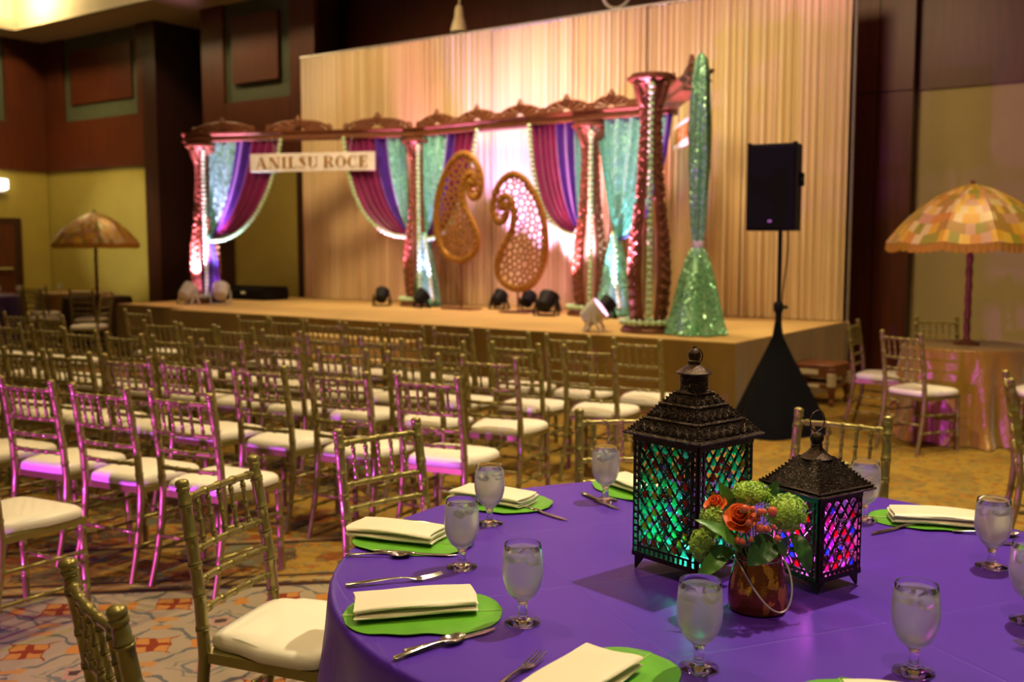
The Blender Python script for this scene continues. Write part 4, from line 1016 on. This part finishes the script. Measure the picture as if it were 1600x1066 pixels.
# --- lanterns
def lantern(name, label, near, ang, s, zf, zb, zt, roof, pal, glowcol, watts, rng, cols, rowp, big):
    e2 = Vector((math.cos(ang), math.sin(ang))); e1 = Vector((-math.sin(ang), math.cos(ang)))
    c = Vector(near) + (e1+e2)*(s/2)
    t = thing(name, label, 'lantern', (c.x, c.y, TT), ang); h = s/2
    zb -= TT; zt -= TT; r = random.Random(rng)
    MB().bbox((0, 0, zb+.004), (s-.004, s-.004, .008), .002).build('floor_plate', bronze, t, False)
    for a in (-1, 1):
        for b in (-1, 1):
            f = MB(); p = (a*(h-.003), b*(h-.003))
            f.add([(p[0], p[1], 0), (p[0]-a*.034, p[1], zb+.004), (p[0], p[1], zb+.004), (p[0]-a*.004, p[1]-b*.004, 0), (p[0]-a*.034, p[1]-b*.004, zb+.004), (p[0], p[1]-b*.034, zb+.004), (p[0]-a*.004, p[1]-b*.034, zb+.004), (p[0]-a*.004, p[1]-b*.004, zb+.004)],
                  [(0, 1, 2), (3, 7, 4), (0, 3, 4, 1), (0, 2, 5), (3, 6, 7), (0, 5, 6, 3), (1, 4, 7, 6, 5, 2)]); f.build('foot', bronze, t, False)
    # four jewelled panels
    for k in range(4):
        M = Matrix.Rotation(k*PI/2, 4, 'Z')
        bw = .020*(s/.21); iw = s-2*bw-.006; z0, z1 = zb+.028*(s/.21), zt-.016
        fr = MB()
        for sg in (-1, 1):
            for xx in (h-.004, h-bw): fr.box((sg*xx, -h, (zb+zt)/2), (.005, .006, zt-zb))
            n = int((zt-zb)/.017)
            for i in range(n): fr.box((sg*(h-bw/2-.002), -h, zb+(i+.5)*(zt-zb)/n), (bw, .004, .0055))
        fr.box((0, -h, zb+.006), (s, .008, .012)); fr.box((0, -h, z0), (s-2*bw, .006, .006)); fr.box((0, -h, zt-.008), (s, .008, .016))
        n = int((s-2*bw)/.015)
        for i in range(n): fr.box((-h+bw+(i+.5)*(s-2*bw)/n, -h, (zb+z0)/2+.004), (.005, .004, z0-zb-.008))
        fr.v = [tuple(M @ Vector(q)) for q in fr.v]; fo = fr.build('panel_frame', bronze, t, False)
        la = MB(); px = iw/cols; pz = rowp; zz0, zz1 = z0+.004, z1
        nd = int((zz1-zz0)/pz)
        def clip(x0, zA, x1, zB):
            for _ in range(2):
                if zA < zz0: x0 = x0+(x1-x0)*(zz0-zA)/(zB-zA); zA = zz0
                if zB > zz1: x1 = x0+(x1-x0)*(zz1-zA)/(zB-zA); zB = zz1
            return x0, zA, x1, zB
        sl = pz/px
        for i in range(-nd-1, nd+cols+2):
            for dr_ in (1, -1):
                xa = -iw/2 + i*px; za = zz0; hgt = zz1-zz0; xb = xa+dr_*hgt/sl
                pA, pB = (xa, zz0), (xb, zz1)
                lo, hi = 0., 1.
                dxx = pB[0]-pA[0]
                for lim in (-iw/2, iw/2):
                    tt = (lim-pA[0])/dxx
                    if (dxx > 0) == (lim < 0): lo = max(lo, tt)
                    else: hi = min(hi, tt)
                if hi-lo > .02:
                    la.bar((lerp(pA[0], pB[0], lo), -h+.001, lerp(zz0, zz1, lo)), (lerp(pA[0], pB[0], hi), -h+.001, lerp(zz0, zz1, hi)), .0042, .004)
        la.v = [tuple(M @ Vector(q)) for q in la.v]; la.build('lattice', bronze, fo, False)
        allj = MB(); MED = [lerp(zz0, zz1, q) for q in ((.26, .53, .80) if big else (.3, .7))]
        if k in (0, 3):
            for q in MED:
                md = MB()
                for r_, th in ((.0165, .0016), (.0105, .0014)): md.tube([M @ Vector((r_*math.cos(2*PI*u/14), -h-.0015, q+r_*math.sin(2*PI*u/14))) for u in range(14)], th, 5, closed=True)
                for u in range(8): md.tube([M @ Vector((.005*math.cos(u*PI/4), -h-.0015, q+.005*math.sin(u*PI/4))), M @ Vector((.0165*math.cos(u*PI/4+.25), -h-.0015, q+.0165*math.sin(u*PI/4+.25)))], .0013, 5)
                mo = md.build('medallion', bronze2, fo); cj = link('cabochon', r.choice(pal[0][3:]), mo, M @ Vector((0, -h-.003, q))); cj.scale = (.0052, .0052, .0052)
        for j in range(2*nd+1):
            zc = zz0 + (j+.5)*pz/2*1.0
            nn = cols if j % 2 == 0 else cols-1
            if zc > zz1-.006: break
            for i in range(nn):
                xc = -iw/2 + (i+.5+(0 if j % 2 == 0 else .5))*px
                if r.random() < .07: continue
                if k in (0, 3) and any(math.hypot(xc, zc-q) < .019 for q in MED): continue
                p = M @ Vector((xc, -h+.001, zc))
                if k in (0, 3):
                    o = link('glass_jewel', r.choices(pal[0], pal[1])[0], t, p); o.rotation_euler = (0, 0, k*PI/2); o.scale = (px*.29, .0050, pz*.26)
                else: allj.sphere(p, 1, 8, 5, (px*.34 if k % 2 == 0 else .0045, .0045 if k % 2 == 0 else px*.34, pz*.30))
        if allj.v: ob = allj.build('jewels', MATJ[big], fo); ob['kind'] = 'stuff'
    # roof
    rf = MB(); n4 = [(-1, -1), (1, -1), (1, 1), (-1, 1)]
    for (w0, q0), (w1, q1) in zip(roof, roof[1:]):
        o = len(rf.v)
        for ww, q in ((w0, q0), (w1, q1)): rf.v += [(a*ww, b*ww, zt+q) for a, b in n4]
        for i in range(4): rf.f.append((o+i, o+(i+1) % 4, o+4+(i+1) % 4, o+4+i))
    ro = rf.build('roof', filig, t, False, .003)
    dec = MB(); ri = MB()
    for (w0, q0), (w1, q1) in zip(roof, roof[1:]):
        for k in range(4):
            M = Matrix.Rotation(k*PI/2, 4, 'Z'); nr = max(2, int((w0+w1)/.026)) if big else 0; sl = math.atan2(q1-q0, w0-w1)
            for i in range(nr):
                x = ((i+.5)/nr-.5)*(w0+w1)*.92; p = Vector((x, -(w0+w1)/2-.001, zt+(q0+q1)/2)); mm = M @ Matrix.Translation(p) @ Matrix.Rotation(sl, 4, 'X')
                rr = min(.0115, (w0-w1)*.40+.001)
                for r_, th in ((rr, .0015), (rr*.55, .0013)):
                    dec.tube([mm @ Vector((r_*math.cos(2*PI*u/10), r_*math.sin(2*PI*u/10), .0015)) for u in range(10)], th, 4, closed=True)
                dec.sphere(mm @ Vector((0, 0, .002)), .0035, 6, 4)
            if big or w0 > .09: ri.tube([M @ Vector((-w0, -w0, zt+q0+.002)), M @ Vector((w0, -w0, zt+q0+.002))], .0028, 5)
            nb = int(math.hypot((w0-w1)*1.414, q1-q0)/.0085)
            for i in range(nb): u = i/nb; ri.sphere(M @ Vector((-lerp(w0, w1, u), -lerp(w0, w1, u), zt+lerp(q0, q1, u)+.002)), .0034, 6, 4)
    dec.build('rosettes', bronze2, ro); ri.build('ridge_beading', bronze2, ro)
    return t, zt, c
MATJ = {}
def jmesh(col, nm):
    m = MB().sphere((0, 0, 0), 1, 10, 7); return m.mesh('glass_jewel', jewel(nm, col, 0))
gA = [jmesh((.05, .75, .50), 'jewel_teal'), jmesh((.10, .70, .30), 'jewel_green'), jmesh((.20, .75, .80), 'jewel_aqua'), jmesh((.65, .05, .03), 'jewel_red'), jmesh((.75, .30, .04), 'jewel_amber'), jmesh((.45, .20, .65), 'jewel_lilac')]
gB = [jmesh((.75, .02, .06), 'jewel_ruby'), jmesh((.85, .08, .40), 'jewel_pink'), jmesh((.50, .12, .80), 'jewel_violet'), jmesh((.08, .25, .85), 'jewel_blue'), jmesh((.70, .50, .85), 'jewel_pale')]
MATJ[True] = jewel('jewels_rear_green', (.1, .7, .5), 0); MATJ[False] = jewel('jewels_rear_pink', (.7, .1, .4), 0)
tA, zA, cA = lantern('jewelled_lantern', 'tall dark bronze lantern with green and teal glass jewels, lit green inside', (.4364, 2.358), math.atan2(.645, .764), .205, 0, .7925, 1.100,
    [(.122, .004), (.117, .006), (.088, .040), (.084, .041), (.060, .076), (.057, .077), (.036, .104), (.034, .105)], (gA, (5, 4, 3, 3, 3, 1)), (0, 1, .5), 0, 2, 5, .040, True)
MB().lathe([(.035, zA+.103), (.035, zA+.152), (.0365, zA+.153), (.0365, zA+.150)], 28).build('chimney', filig, tA)
MB().lathe([(.030, zA+.150), (.044, zA+.152), (.045, zA+.155), (.028, zA+.166), (.016, zA+.174), (.015, zA+.178), (.0165, zA+.180), (.0165, zA+.183), (.013, zA+.186), (.0155, zA+.195), (.015, zA+.203), (.010, zA+.211), (.005, zA+.215), (.005, zA+.219), (0, zA+.220)], 24).build('finial', bronze, tA)
Mr = Matrix.Rotation(1.2-math.atan2(.645, .764), 4, 'Z')
MB().tube([(.004+.022*math.sin(q)*1.0, -.004, zA+.212-.019+.019*math.cos(q)) for q in [PI*i/10-.2 for i in range(11)]], .0016, 6).build('carry_ring', bronze, tA)
tB, zB, cB = lantern('jewelled_lantern', 'short dark bronze lantern with pink, red and blue glass jewels, lit magenta inside', (.7055, 2.305), math.atan2(.546, .837), .150, 0, .7875, .990,
    [(.096, .002), (.092, .010), (.076, .024), (.056, .046), (.038, .068), (.030, .076)], (gB, (4, 4, 3, 2, 2)), (1, 0, 1), 0, 4, 4, .038, False)
MB().lathe([(.038, zB+.070), (.040, zB+.073), (.024, zB+.084), (.014, zB+.096), (.013, zB+.101), (.0145, zB+.103), (.012, zB+.106), (.0165, zB+.115), (.0165, zB+.122), (.011, zB+.131), (.006, zB+.134), (0, zB+.1345)], 24).build('finial', bronze, tB)
MB().torus((0, 0, zB+.160), .025, .0016, 28, 6, Matrix.Rotation(PI/2, 4, 'X')).build('carry_ring', bronze, tB)
# battery tea lights inside the lanterns
for tt_, c_, col, wt, l in ((tA, cA, (.02, 1, .50), 1.5, 'small green battery light inside the tall lantern'), (tB, cB, (.95, .14, 1), 1.5, 'small magenta battery light inside the short lantern')):
    o = thing('tea_light', l, 'tea light', (c_.x, c_.y, .800), 0)
    MB().lathe([(0, 0), (.02, 0), (.02, .014), (0, .014)], 16).build('puck', whitefix, o); MB().sphere((0, 0, .018), .007, 8, 6).build('bulb', glow('bulb_'+l[6:11], col, 20), o)
    d = bpy.data.lights.new('tea_light_glow', 'POINT'); d.energy = wt; d.color = col; d.shadow_soft_size = .012
    q = bpy.data.objects.new('tea_light_glow', d); C.objects.link(q); q.location = (c_.x, c_.y, .850)

# --- goblets
gp = [(0, 0), (.037, 0), (.039, .002), (.0385, .0035), (.022, .0075), (.0125, .012), (.0095, .022), (.0093, .034), (.0105, .046), (.017, .053), (.0285, .063), (.0375, .079), (.0428, .098), (.0442, .115), (.0432, .138), (.0412, .158), (.0392, .174), (.0386, .1748), (.0380, .174), (.0398, .158), (.0416, .138), (.0426, .115), (.0410, .099), (.0355, .081), (.0265, .067), (.0150, .060), (0, .058)]
wp = [(0, .0590), (.0144, .0610), (.0258, .0680), (.0347, .0820), (.0401, .0998), (.0417, .115), (.0407, .138), (.0392, .156), (.0385, .1566), (0, .1568)]
gl_me = MB().lathe(gp, 40).mesh('glass', glassm); wa_me = MB().lathe(wp, 40).mesh('water', waterm)
def ice_mesh():
    m = MB(); rr = random.Random(2); m.bbox((0, 0, 0), (.024, .022, .020), .004); m.v = [tuple(Vector(p)*(1+rr.uniform(-.08, .08))) for p in m.v]; return m.mesh('ice_cube', icem)
ice_me = ice_mesh()
def goblet(x, y, l):
    t = thing('water_goblet', l, 'goblet', (x, y, TT), R.uniform(0, 6), 'ice water goblets'); link('glass', gl_me, t); link('water', wa_me, t)
    for k in range(2):
        a = k*3.1+R.uniform(0, 1); o = link('ice_cube', ice_me, t, (.019*math.cos(a), .019*math.sin(a), .143+R.uniform(-.003, .003))); o.rotation_euler = [R.uniform(-.6, .6) for _ in range(3)]
for x, y, l in ((.023, 2.136, 'water goblet beside the nearest whole leaf setting, alone on the open violet cloth'), (-.126, 2.513, 'water goblet overlapping the second napkin from the front at the left'),
                (-.065, 2.915, 'water goblet in front of the napkin on the scalloped leaf at the back left'), (.296, 3.184, 'water goblet left of the tall lantern at the far table rim'),
                (.358, 1.895, 'water goblet in front of the tall lantern and the flower jar'), (.763, 1.878, 'water goblet at the bottom right alone between two settings'),
                (1.209, 2.518, 'water goblet in front of the napkin at the right rim'), (1.115, 2.143, 'water goblet cut off by the right edge of the picture'), (1.038, 2.957, 'water goblet half hidden behind the short lantern')): goblet(x, y, l)

# --- place settings: banana leaf, folded napkin, cutlery
def leaf_mb(L, Wd, seed):
    r = random.Random(seed); ph = [r.uniform(0, 6) for _ in range(3)]
    def fn(u, v):
        s = u*2-1; x = s*L/2; hw = Wd/2*(max(0, 1-abs(s)**2.6))**.5*(1+.04*math.sin(9*u+ph[0])+.03*math.sin(23*u+ph[1])); y = (v*2-1)*hw
        z = .0022+.0035*abs(v*2-1)*(1+math.sin(7*u+ph[1]+(3 if v > .5 else 0)))*.6 + .006*abs(s)**4*(1+math.sin(ph[2]))*.4
        return (x, y, z)
    m = MB().grid(fn, 40, 12); return m, fn
def napkin_mb(L, Wd, seed):
    """cloth folded in layers: a zigzag cross-section swept along its length"""
    r = random.Random(seed); ph = r.uniform(0, 6)
    sec = []; lay = 4; hw = Wd/2; zl = (.003, .0135, .0165, .0285)
    for k in range(lay):
        y0, y1 = (hw, -hw) if k % 2 == 0 else (-hw, hw); z = zl[k]; gap = zl[k+1]-z if k < 3 else 0
        for i in range(9): sec.append((lerp(y0, y1, i/8)*(1-(.0, .0, .05, .07)[k]), z))
        if k < lay-1:
            sg = -1 if k % 2 == 0 else 1
            for i in range(1, 7): a = -PI/2+PI*i/7; sec.append((sg*(hw+.5*gap*math.cos(a)*(2.6 if sg < 0 else .8))*(1-(0, 0, .05, .07)[k]), z+gap/2+gap/2*math.sin(a)))
    n = len(sec)-1
    def fn(u, v):
        i = min(int(v*n+.5), n); y, z = sec[i]; x = (u-.5)*L
        wv = .0022*math.sin(5*u+ph+y*20)*(z/.028); e = .004*math.sin(z*400+ph)*(1 if u in (0, 1) else 0)
        return (x+e+.004*math.sin(y*40+ph), y+.0025*math.sin(7*u+ph+z*300), z+max(0, wv)+.003*(z/.02)*math.sin(PI*u))
    return MB().grid(fn, 26, n)
def strip(stations, n=8):
    m = MB(); 
    for x, y, w_, z, th in stations:
        for k in range(n): a = 2*PI*k/n; m.v.append((x, y+w_*math.cos(a), z+th*math.sin(a)))
    for i in range(len(stations)-1):
        for k in range(n): m.f.append((i*n+k, i*n+(k+1) % n, (i+1)*n+(k+1) % n, (i+1)*n+k))
    m.f.append(tuple(range(n))[::-1]); m.f.append(tuple((len(stations)-1)*n+k for k in range(n))); return m
fork_h = strip([(-.10, 0, .004, .005, .002), (-.095, 0, .008, .0055, .0028), (-.05, 0, .0065, .008, .0026), (0, 0, .0036, .010, .0022), (.025, 0, .0035, .009, .002), (.040, 0, .0075, .0062, .0016), (.052, 0, .0112, .005, .0014), (.062, 0, .0118, .0052, .0013)]).mesh('handle', steel)
tn = [strip([(.060, (k-1.5)*.0062, .0019, .0052, .0012), (.085, (k-1.5)*.0060, .0017, .0085, .0011), (.105, (k-1.5)*.0058, .0009, .0125, .0009)], 6).mesh('tine', steel) for k in range(4)]
knife_me = strip([(-.11, 0, .004, .005, .003), (-.105, 0, .0085, .006, .0046), (-.06, 0, .0090, .006, .0044), (-.01, 0, .0070, .006, .0036), (0, 0, .0062, .005, .0026), (.01, .001, .0082, .004, .0012), (.08, .0015, .0085, .004, .0010), (.105, .004, .005, .004, .0008), (.115, .0065, .001, .004, .0005)]).mesh('table_knife', steel)
def spoon_mesh():
    m = strip([(-.10, 0, .004, .005, .002), (-.095, 0, .008, .0055, .0026), (-.05, 0, .0055, .008, .0024), (0, 0, .0034, .010, .0020), (.022, 0, .0036, .0088, .0018)])
    def fn(u, v):
        s = u*2-1; hw = .0195*max(0, 1-abs(s)**2.2)**.5*(1-.12*s); y = (v*2-1)*hw; q = max(0, 1-(s*s)-(v*2-1)**2*.8)
        return (.046+s*.030, y, .0105-.0085*q+.001*s)
    m2 = MB().grid(fn, 16, 10); me = m2.mesh('bowl', steel, True, .0012); return m.mesh('handle', steel), me
sp_h, sp_b = spoon_mesh()
def fork(x, y, a, l):
    t = thing('fork', l, 'fork', (x, y, TT), a, 'table forks'); t.scale = (1.14, 1.14, 1.14); link('handle', fork_h, t)
    for k in range(4): link('tine', tn[k], t)
def knife(x, y, a, l, z=0): tag(link('table_knife', knife_me, None, (x, y, TT+z), a), l, 'knife', 'table knives')
def spoon(x, y, a, l, z=0): t = thing('spoon', l, 'spoon', (x, y, TT+z), a, 'table spoons'); link('handle', sp_h, t); link('bowl', sp_b, t)
def setting(lx, ly, la, L, Wd, nx, ny, na, nl, nw, seed, who):
    t = thing('banana_leaf', 'green banana-leaf placemat '+who, 'leaf placemat', (lx, ly, TT), math.radians(la), 'banana leaf placemats')
    m, fn = leaf_mb(L, Wd, seed); m.build('blade', greenleaf, t, True, .0012)
    MB().tube([Vector(fn(i/20, .5))+Vector((0, 0, .0008)) for i in range(21)], [.001+.0025*(1-i/20) for i in range(21)], 6).build('midrib', midribm, t)
    n = thing('napkin', 'folded ecru satin napkin on the leaf '+who, 'napkin', (nx, ny, TT+.0065), math.radians(na), 'folded ecru napkins')
    napkin_mb(nl, nw, seed).build('folded_cloth', napk, n, True, .0036)
def pt(u, v): return u, v
setting(-.195, 2.185, 6, .350, .265, -.215, 2.205, 13, .265, .105, 1, 'nearest the left rim, fully in view')
setting(-.27, 2.735, -18, .34, .25, -.315, 2.77, -20, .255, .105, 2, 'second from the front along the left rim')
setting(-.04, 3.165, -28, .35, .26, -.055, 3.17, -30, .25, .11, 3, 'at the back left with a goblet before it')
setting(.40, 3.32, -62, .33, .22, .415, 3.315, -60, .25, .09, 4, 'partly behind the tall lantern')
setting(1.225, 2.945, -14, .34, .22, 1.235, 2.92, -16, .25, .10, 5, 'at the right rim behind the goblet')
setting(.165, 1.815, 52, .36, .25, .115, 1.80, 55, .26, .11, 6, 'at the bottom edge left of centre')
setting(.585, 1.665, 82, .36, .25, .625, 1.63, 84, .26, .11, 7, 'at the bottom edge right of centre')
setting(1.225, 1.955, 150, .36, .24, 1.27, 1.93, 150, .25, .10, 8, 'cut off by the right edge')
fork(-.285, 2.395, math.radians(16), 'fork above the nearest left napkin, tines up')
fork(.0, 1.845, math.radians(60), 'fork at the bottom left of centre pointing into the table')
fork(-.14, 3.09+.13, math.radians(-40), 'fork behind the back left napkin, mostly hidden')
fork(1.075, 1.90, math.radians(118), 'fork at the lower right edge beside the leaf')
fork(-.26, 2.90, math.radians(-20), 'fork peeking out behind the second left napkin')
knife(-.125, 2.025, math.radians(35), 'knife below the nearest left leaf, blade pointing at the goblet')
spoon(-.155, 1.995, math.radians(40), 'spoon lying beside the knife below the nearest left leaf', .001)
knife(-.255, 2.615, math.radians(-8), 'knife below the second left leaf')
spoon(-.335, 2.60, math.radians(-2), 'spoon below the second left leaf')
knife(.09, 3.03, math.radians(-52), 'knife at the right of the back left leaf')
knife(1.10, 2.86, math.radians(-150), 'knife left of the leaf at the right rim')
spoon(1.34, 2.80, math.radians(-14), 'spoon below the leaf at the right rim')
knife(.275, 3.17, math.radians(-65), 'knife below the leaf left of the tall lantern')
knife(1.40, 2.70, math.radians(172), 'knife at the right edge beyond the goblet')

# --- flower jar
VX, VY = .548, 2.222
t = thing('flower_jar', 'amber mercury-glass jar with a wire handle holding flowers', 'vase', (VX, VY, TT), 0)
MB().lathe([(0, 0), (.058, 0), (.063, .004), (.0655, .02), (.064, .05), (.058, .085), (.052, .108), (.0495, .118), (.051, .122), (.051, .127), (.048, .127), (.047, .118), (.050, .10), (.058, .05), (.058, .01), (0, .008)], 48).build('jar', mercm, t)
MB().torus((0, 0, .119), .0515, .0013, 40, 6).torus((-.0535, 0, .117), .006, .0012, 14, 5, Matrix.Rotation(PI/2, 4, 'X')).build('neck_wire', steel, t)
q = []
for i in range(33):
    a = PI*i/32; q.append(Vector((-.052*math.cos(a)*(1)+.030*math.sin(a), -.078*max(0, math.sin(a))**.5, .117-.098*max(0, math.sin(a))**1.3)))
MB().tube(q, .0020, 6).build('handle', wirem, t)
ZV = TT+.127
def FP(x, y, z): return Vector((VX+x, VY+y, ZV+z))
def stem(par, o, p):
    a = Vector((VX+R.uniform(-.02, .02), VY+R.uniform(-.02, .02), TT+.03)); b = Vector((VX+(p.x-VX)*.42, VY+(p.y-VY)*.42, ZV+.002)); 
    a.x = VX+(b.x-VX)*-.3
    MB().tube([a-o, a.lerp(b, .5)-o, b-o, b.lerp(p, .5)+Vector((0, 0, .006))-o, p-o], .0022, 6).build('stem', stemm, par)
def viburnum(x, y, z, r, sq, l, seed):
    p = FP(x, y, z); t = thing('viburnum_head', l, 'flower', p, 0, 'lime green flower heads'); rr = random.Random(seed); m = MB()
    n = int(420*(r/.036)**2*max(sq[0], sq[2]))
    for i in range(n):
        u = rr.uniform(-1, 1); a = rr.uniform(0, 2*PI); s_ = math.sqrt(1-u*u); d = Vector((s_*math.cos(a), s_*math.sin(a), u)); k = r*rr.uniform(.78, 1.08)
        c = Vector((d.x*sq[0], d.y*sq[1], d.z*sq[2]))*k; e = d.orthogonal().normalized(); f = d.cross(e); w_ = rr.uniform(.0032, .0050)
        o = len(m.v); rot = rr.uniform(0, 6)
        m.v.append(tuple(c-d*.002))
        for q_ in range(8):
            b = rot+q_*PI/4; w2 = w_*(1.15 if q_ % 2 == 0 else .55); m.v.append(tuple(c+(e*math.cos(b)+f*math.sin(b))*w2+d*(.0012 if q_ % 2 == 0 else -.0006)))
        for q_ in range(8): m.f.append((o, o+1+q_, o+1+(q_+1) % 8))
    ob = m.build('florets', hydr, t, False); ob['kind'] = 'stuff'
    MB().sphere((0, 0, 0), r*.84, 12, 8, sq).build('core', hydr, t); stem(t, p, p)
viburnum(.058, -.005, .092, .046, (1, .9, .92), 'round lime green flower head at the right of the bouquet', 1)
viburnum(-.016, .02, .130, .042, (1.05, .9, .66), 'lime green flower head at the top of the bouquet', 2)
viburnum(-.104, -.01, .078, .032, (.9, .9, 1.1), 'upper lime green cluster at the left of the bouquet', 3)
viburnum(-.128, -.015, .022, .032, (.9, .9, 1.15), 'lower lime green cluster drooping at the left of the bouquet', 4)
def rose(x, y, z, r, l, tilt):
    p = FP(x, y, z); t = thing('orange_rose', l, 'flower', p, 0, 'orange roses')
    Mx = Euler(tilt).to_matrix().to_4x4()
    for ring, (n, rad, op, hgt) in enumerate(((3, .28, .05, 1.0), (4, .50, .2, .95), (5, .75, .5, .85), (6, 1.0, .85, .65))):
        for k in range(n):
            a0 = 2*PI*k/n + ring*.7
            def fn(u, v):
                a = a0 + (u-.5)*2*PI/n*1.55; hh = v; rr = r*(rad*(.35+.65*hh)+op*.30*hh*hh) * (1+.05*math.sin(u*PI*3)); zz = r*(hgt*1.5*hh - .35*op*hh**3 - .55) + r*.12*math.sin(PI*u)*hh
                return Mx @ Vector((rr*math.cos(a), rr*math.sin(a), zz))
            MB().grid(fn, 8, 6).build('petal', rosem, t, True, .0007)
    MB().sphere(Mx @ Vector((0, 0, -r*.5)), r*.4, 8, 6).build('calyx', stemm, t); stem(t, p, p+Mx @ Vector((0, 0, -r*.7)))
rose(-.050, -.035, .086, .029, 'orange rose in full view at the front of the bouquet', (.75, -.25, 0))
rose(-.097, .0, .108, .021, 'smaller orange rose behind at the left of the bouquet', (.5, -.5, 0))
bpx = [(380, 212, 21), (425, 210, 16), (465, 222, 17), (497, 232, 17), (548, 226, 26), (400, 290, 18), (430, 272, 17), (455, 265, 17), (468, 325, 22), (520, 340, 19), (557, 322, 13), (577, 390, 17), (340, 412, 18), (365, 415, 18), (415, 395, 14)]
groups = [[0, 1, 5], [2, 3, 6, 7], [4, 8], [9, 10, 11], [12, 13, 14]]
gl_ = ['berry sprig left of the bouquet centre above the rose', 'berry sprig at the top centre of the bouquet', 'berry sprig with the largest coral berries right of centre', 'berry sprig low at the right over the big dark leaf', 'berry sprig low at the left under the rose']
def bx(i): px, py, r = bpx[i]; return FP((1060+px/4.1-1185)/700, -.058-.006*(i % 3), (872-(740+py/4.1))/700+.0), r/4.1/700
for g, l in zip(groups, gl_):
    o = bx(g[0])[0]; t = thing('berry_sprig', l, 'berries', o, 0, 'coral hypericum berries')
    hub = sum((bx(i)[0] for i in g), Vector())/len(g) + Vector((0, .028, -.018))
    for i in g:
        p, r = bx(i); r *= 1.2; b = MB().sphere((0, 0, 0), r, 12, 9, (1, 1, 1.12)).sphere((0, -r*.25, r*1.1), r*.14, 6, 4).build('berry', berrym, t); b.location = p-o
        sp_ = MB()
        for k in range(5):
            a = 2*PI*k/5; sp_.add([(0, 0, -r*1.05), (r*.9*math.cos(a-.35), r*.9*math.sin(a-.35), -r*.85), (r*1.35*math.cos(a), r*1.35*math.sin(a), -r*.45), (r*.9*math.cos(a+.35), r*.9*math.sin(a+.35), -r*.85)], [(0, 1, 2, 3)])
        sp_.build('sepals', lfmid, b, True, .0005)
        MB().tube([p-o+Vector((0, .002, -r)), hub-o], .0012, 5).build('twig', stemm, t)
    stem(t, o, hub)
def leaf3(x0, x1, wd, mat, l, nrm, curl=.01, seed=0):
    a, b = FP(*x0), FP(*x1); t = thing('foliage_leaf', l, 'leaf', a, 0, 'bouquet leaves'); d = b-a; n = Vector(nrm).normalized(); sd = d.cross(n).normalized(); n = sd.cross(d).normalized()
    def fn(u, v):
        s = v*2-1; hw = wd/2*math.sin(PI*min(1, u**.75))**.8; return d*u + sd*(s*hw) + n*(curl*math.sin(PI*u) + .25*hw*abs(s)**1.5 + .0015*math.sin(u*22+seed)*abs(s))
    MB().grid(fn, 18, 8).build('blade', mat, t, True, .0005)
    MB().tube([fn(i/10, .5)+n*(-.0004) for i in range(11)], [.0013-.0001*i for i in range(11)], 5).build('midrib', stemm, t); MB().tube([Vector((0, 0, 0)), FP(x0[0]*.3, x0[1]*.3, -.03)-a], .0016, 5).build('stalk', stemm, t)
leaf3((.018, -.045, .050), (-.042, -.075, -.006), .062, lfdark, 'broad dark green leaf at the front centre over the jar rim', (0, -1, .35), .008, 1)
leaf3((-.048, -.05, .015), (-.152, -.045, .088), .034, lfmid, 'long light green leaf arching to the upper left', (.3, -.7, .7), .020, 2)
leaf3((.070, -.02, .050), (.098, -.05, -.034), .040, lfdark, 'dark leaf drooping at the right over the short lantern', (.3, -1, .2), .012, 3)
leaf3((-.072, -.03, .022), (-.150, -.06, -.042), .040, lfmid, 'green leaf drooping at the lower left of the bouquet', (-.1, -.9, .4), .012, 4)
leaf3((-.055, .015, .085), (-.090, .01, .160), .034, lfmid, 'upright leaf at the top left of the bouquet', (.2, -1, .1), .008, 5)
leaf3((.020, .03, .105), (.048, .03, .158), .030, lfdark, 'upright leaf between the two lime flower heads', (-.2, -1, .1), .006, 6)
leaf3((-.062, -.035, .01), (-.142, -.03, .008), .030, lfmid, 'small pointed leaf at the far left beside the lime cluster', (0, -.8, .6), .01, 7)
leaf3((.058, -.02, .02), (.018, -.05, .032), .04, lfdark, 'dark leaf tucked under the round lime flower head', (0, -1, .3), .006, 8)
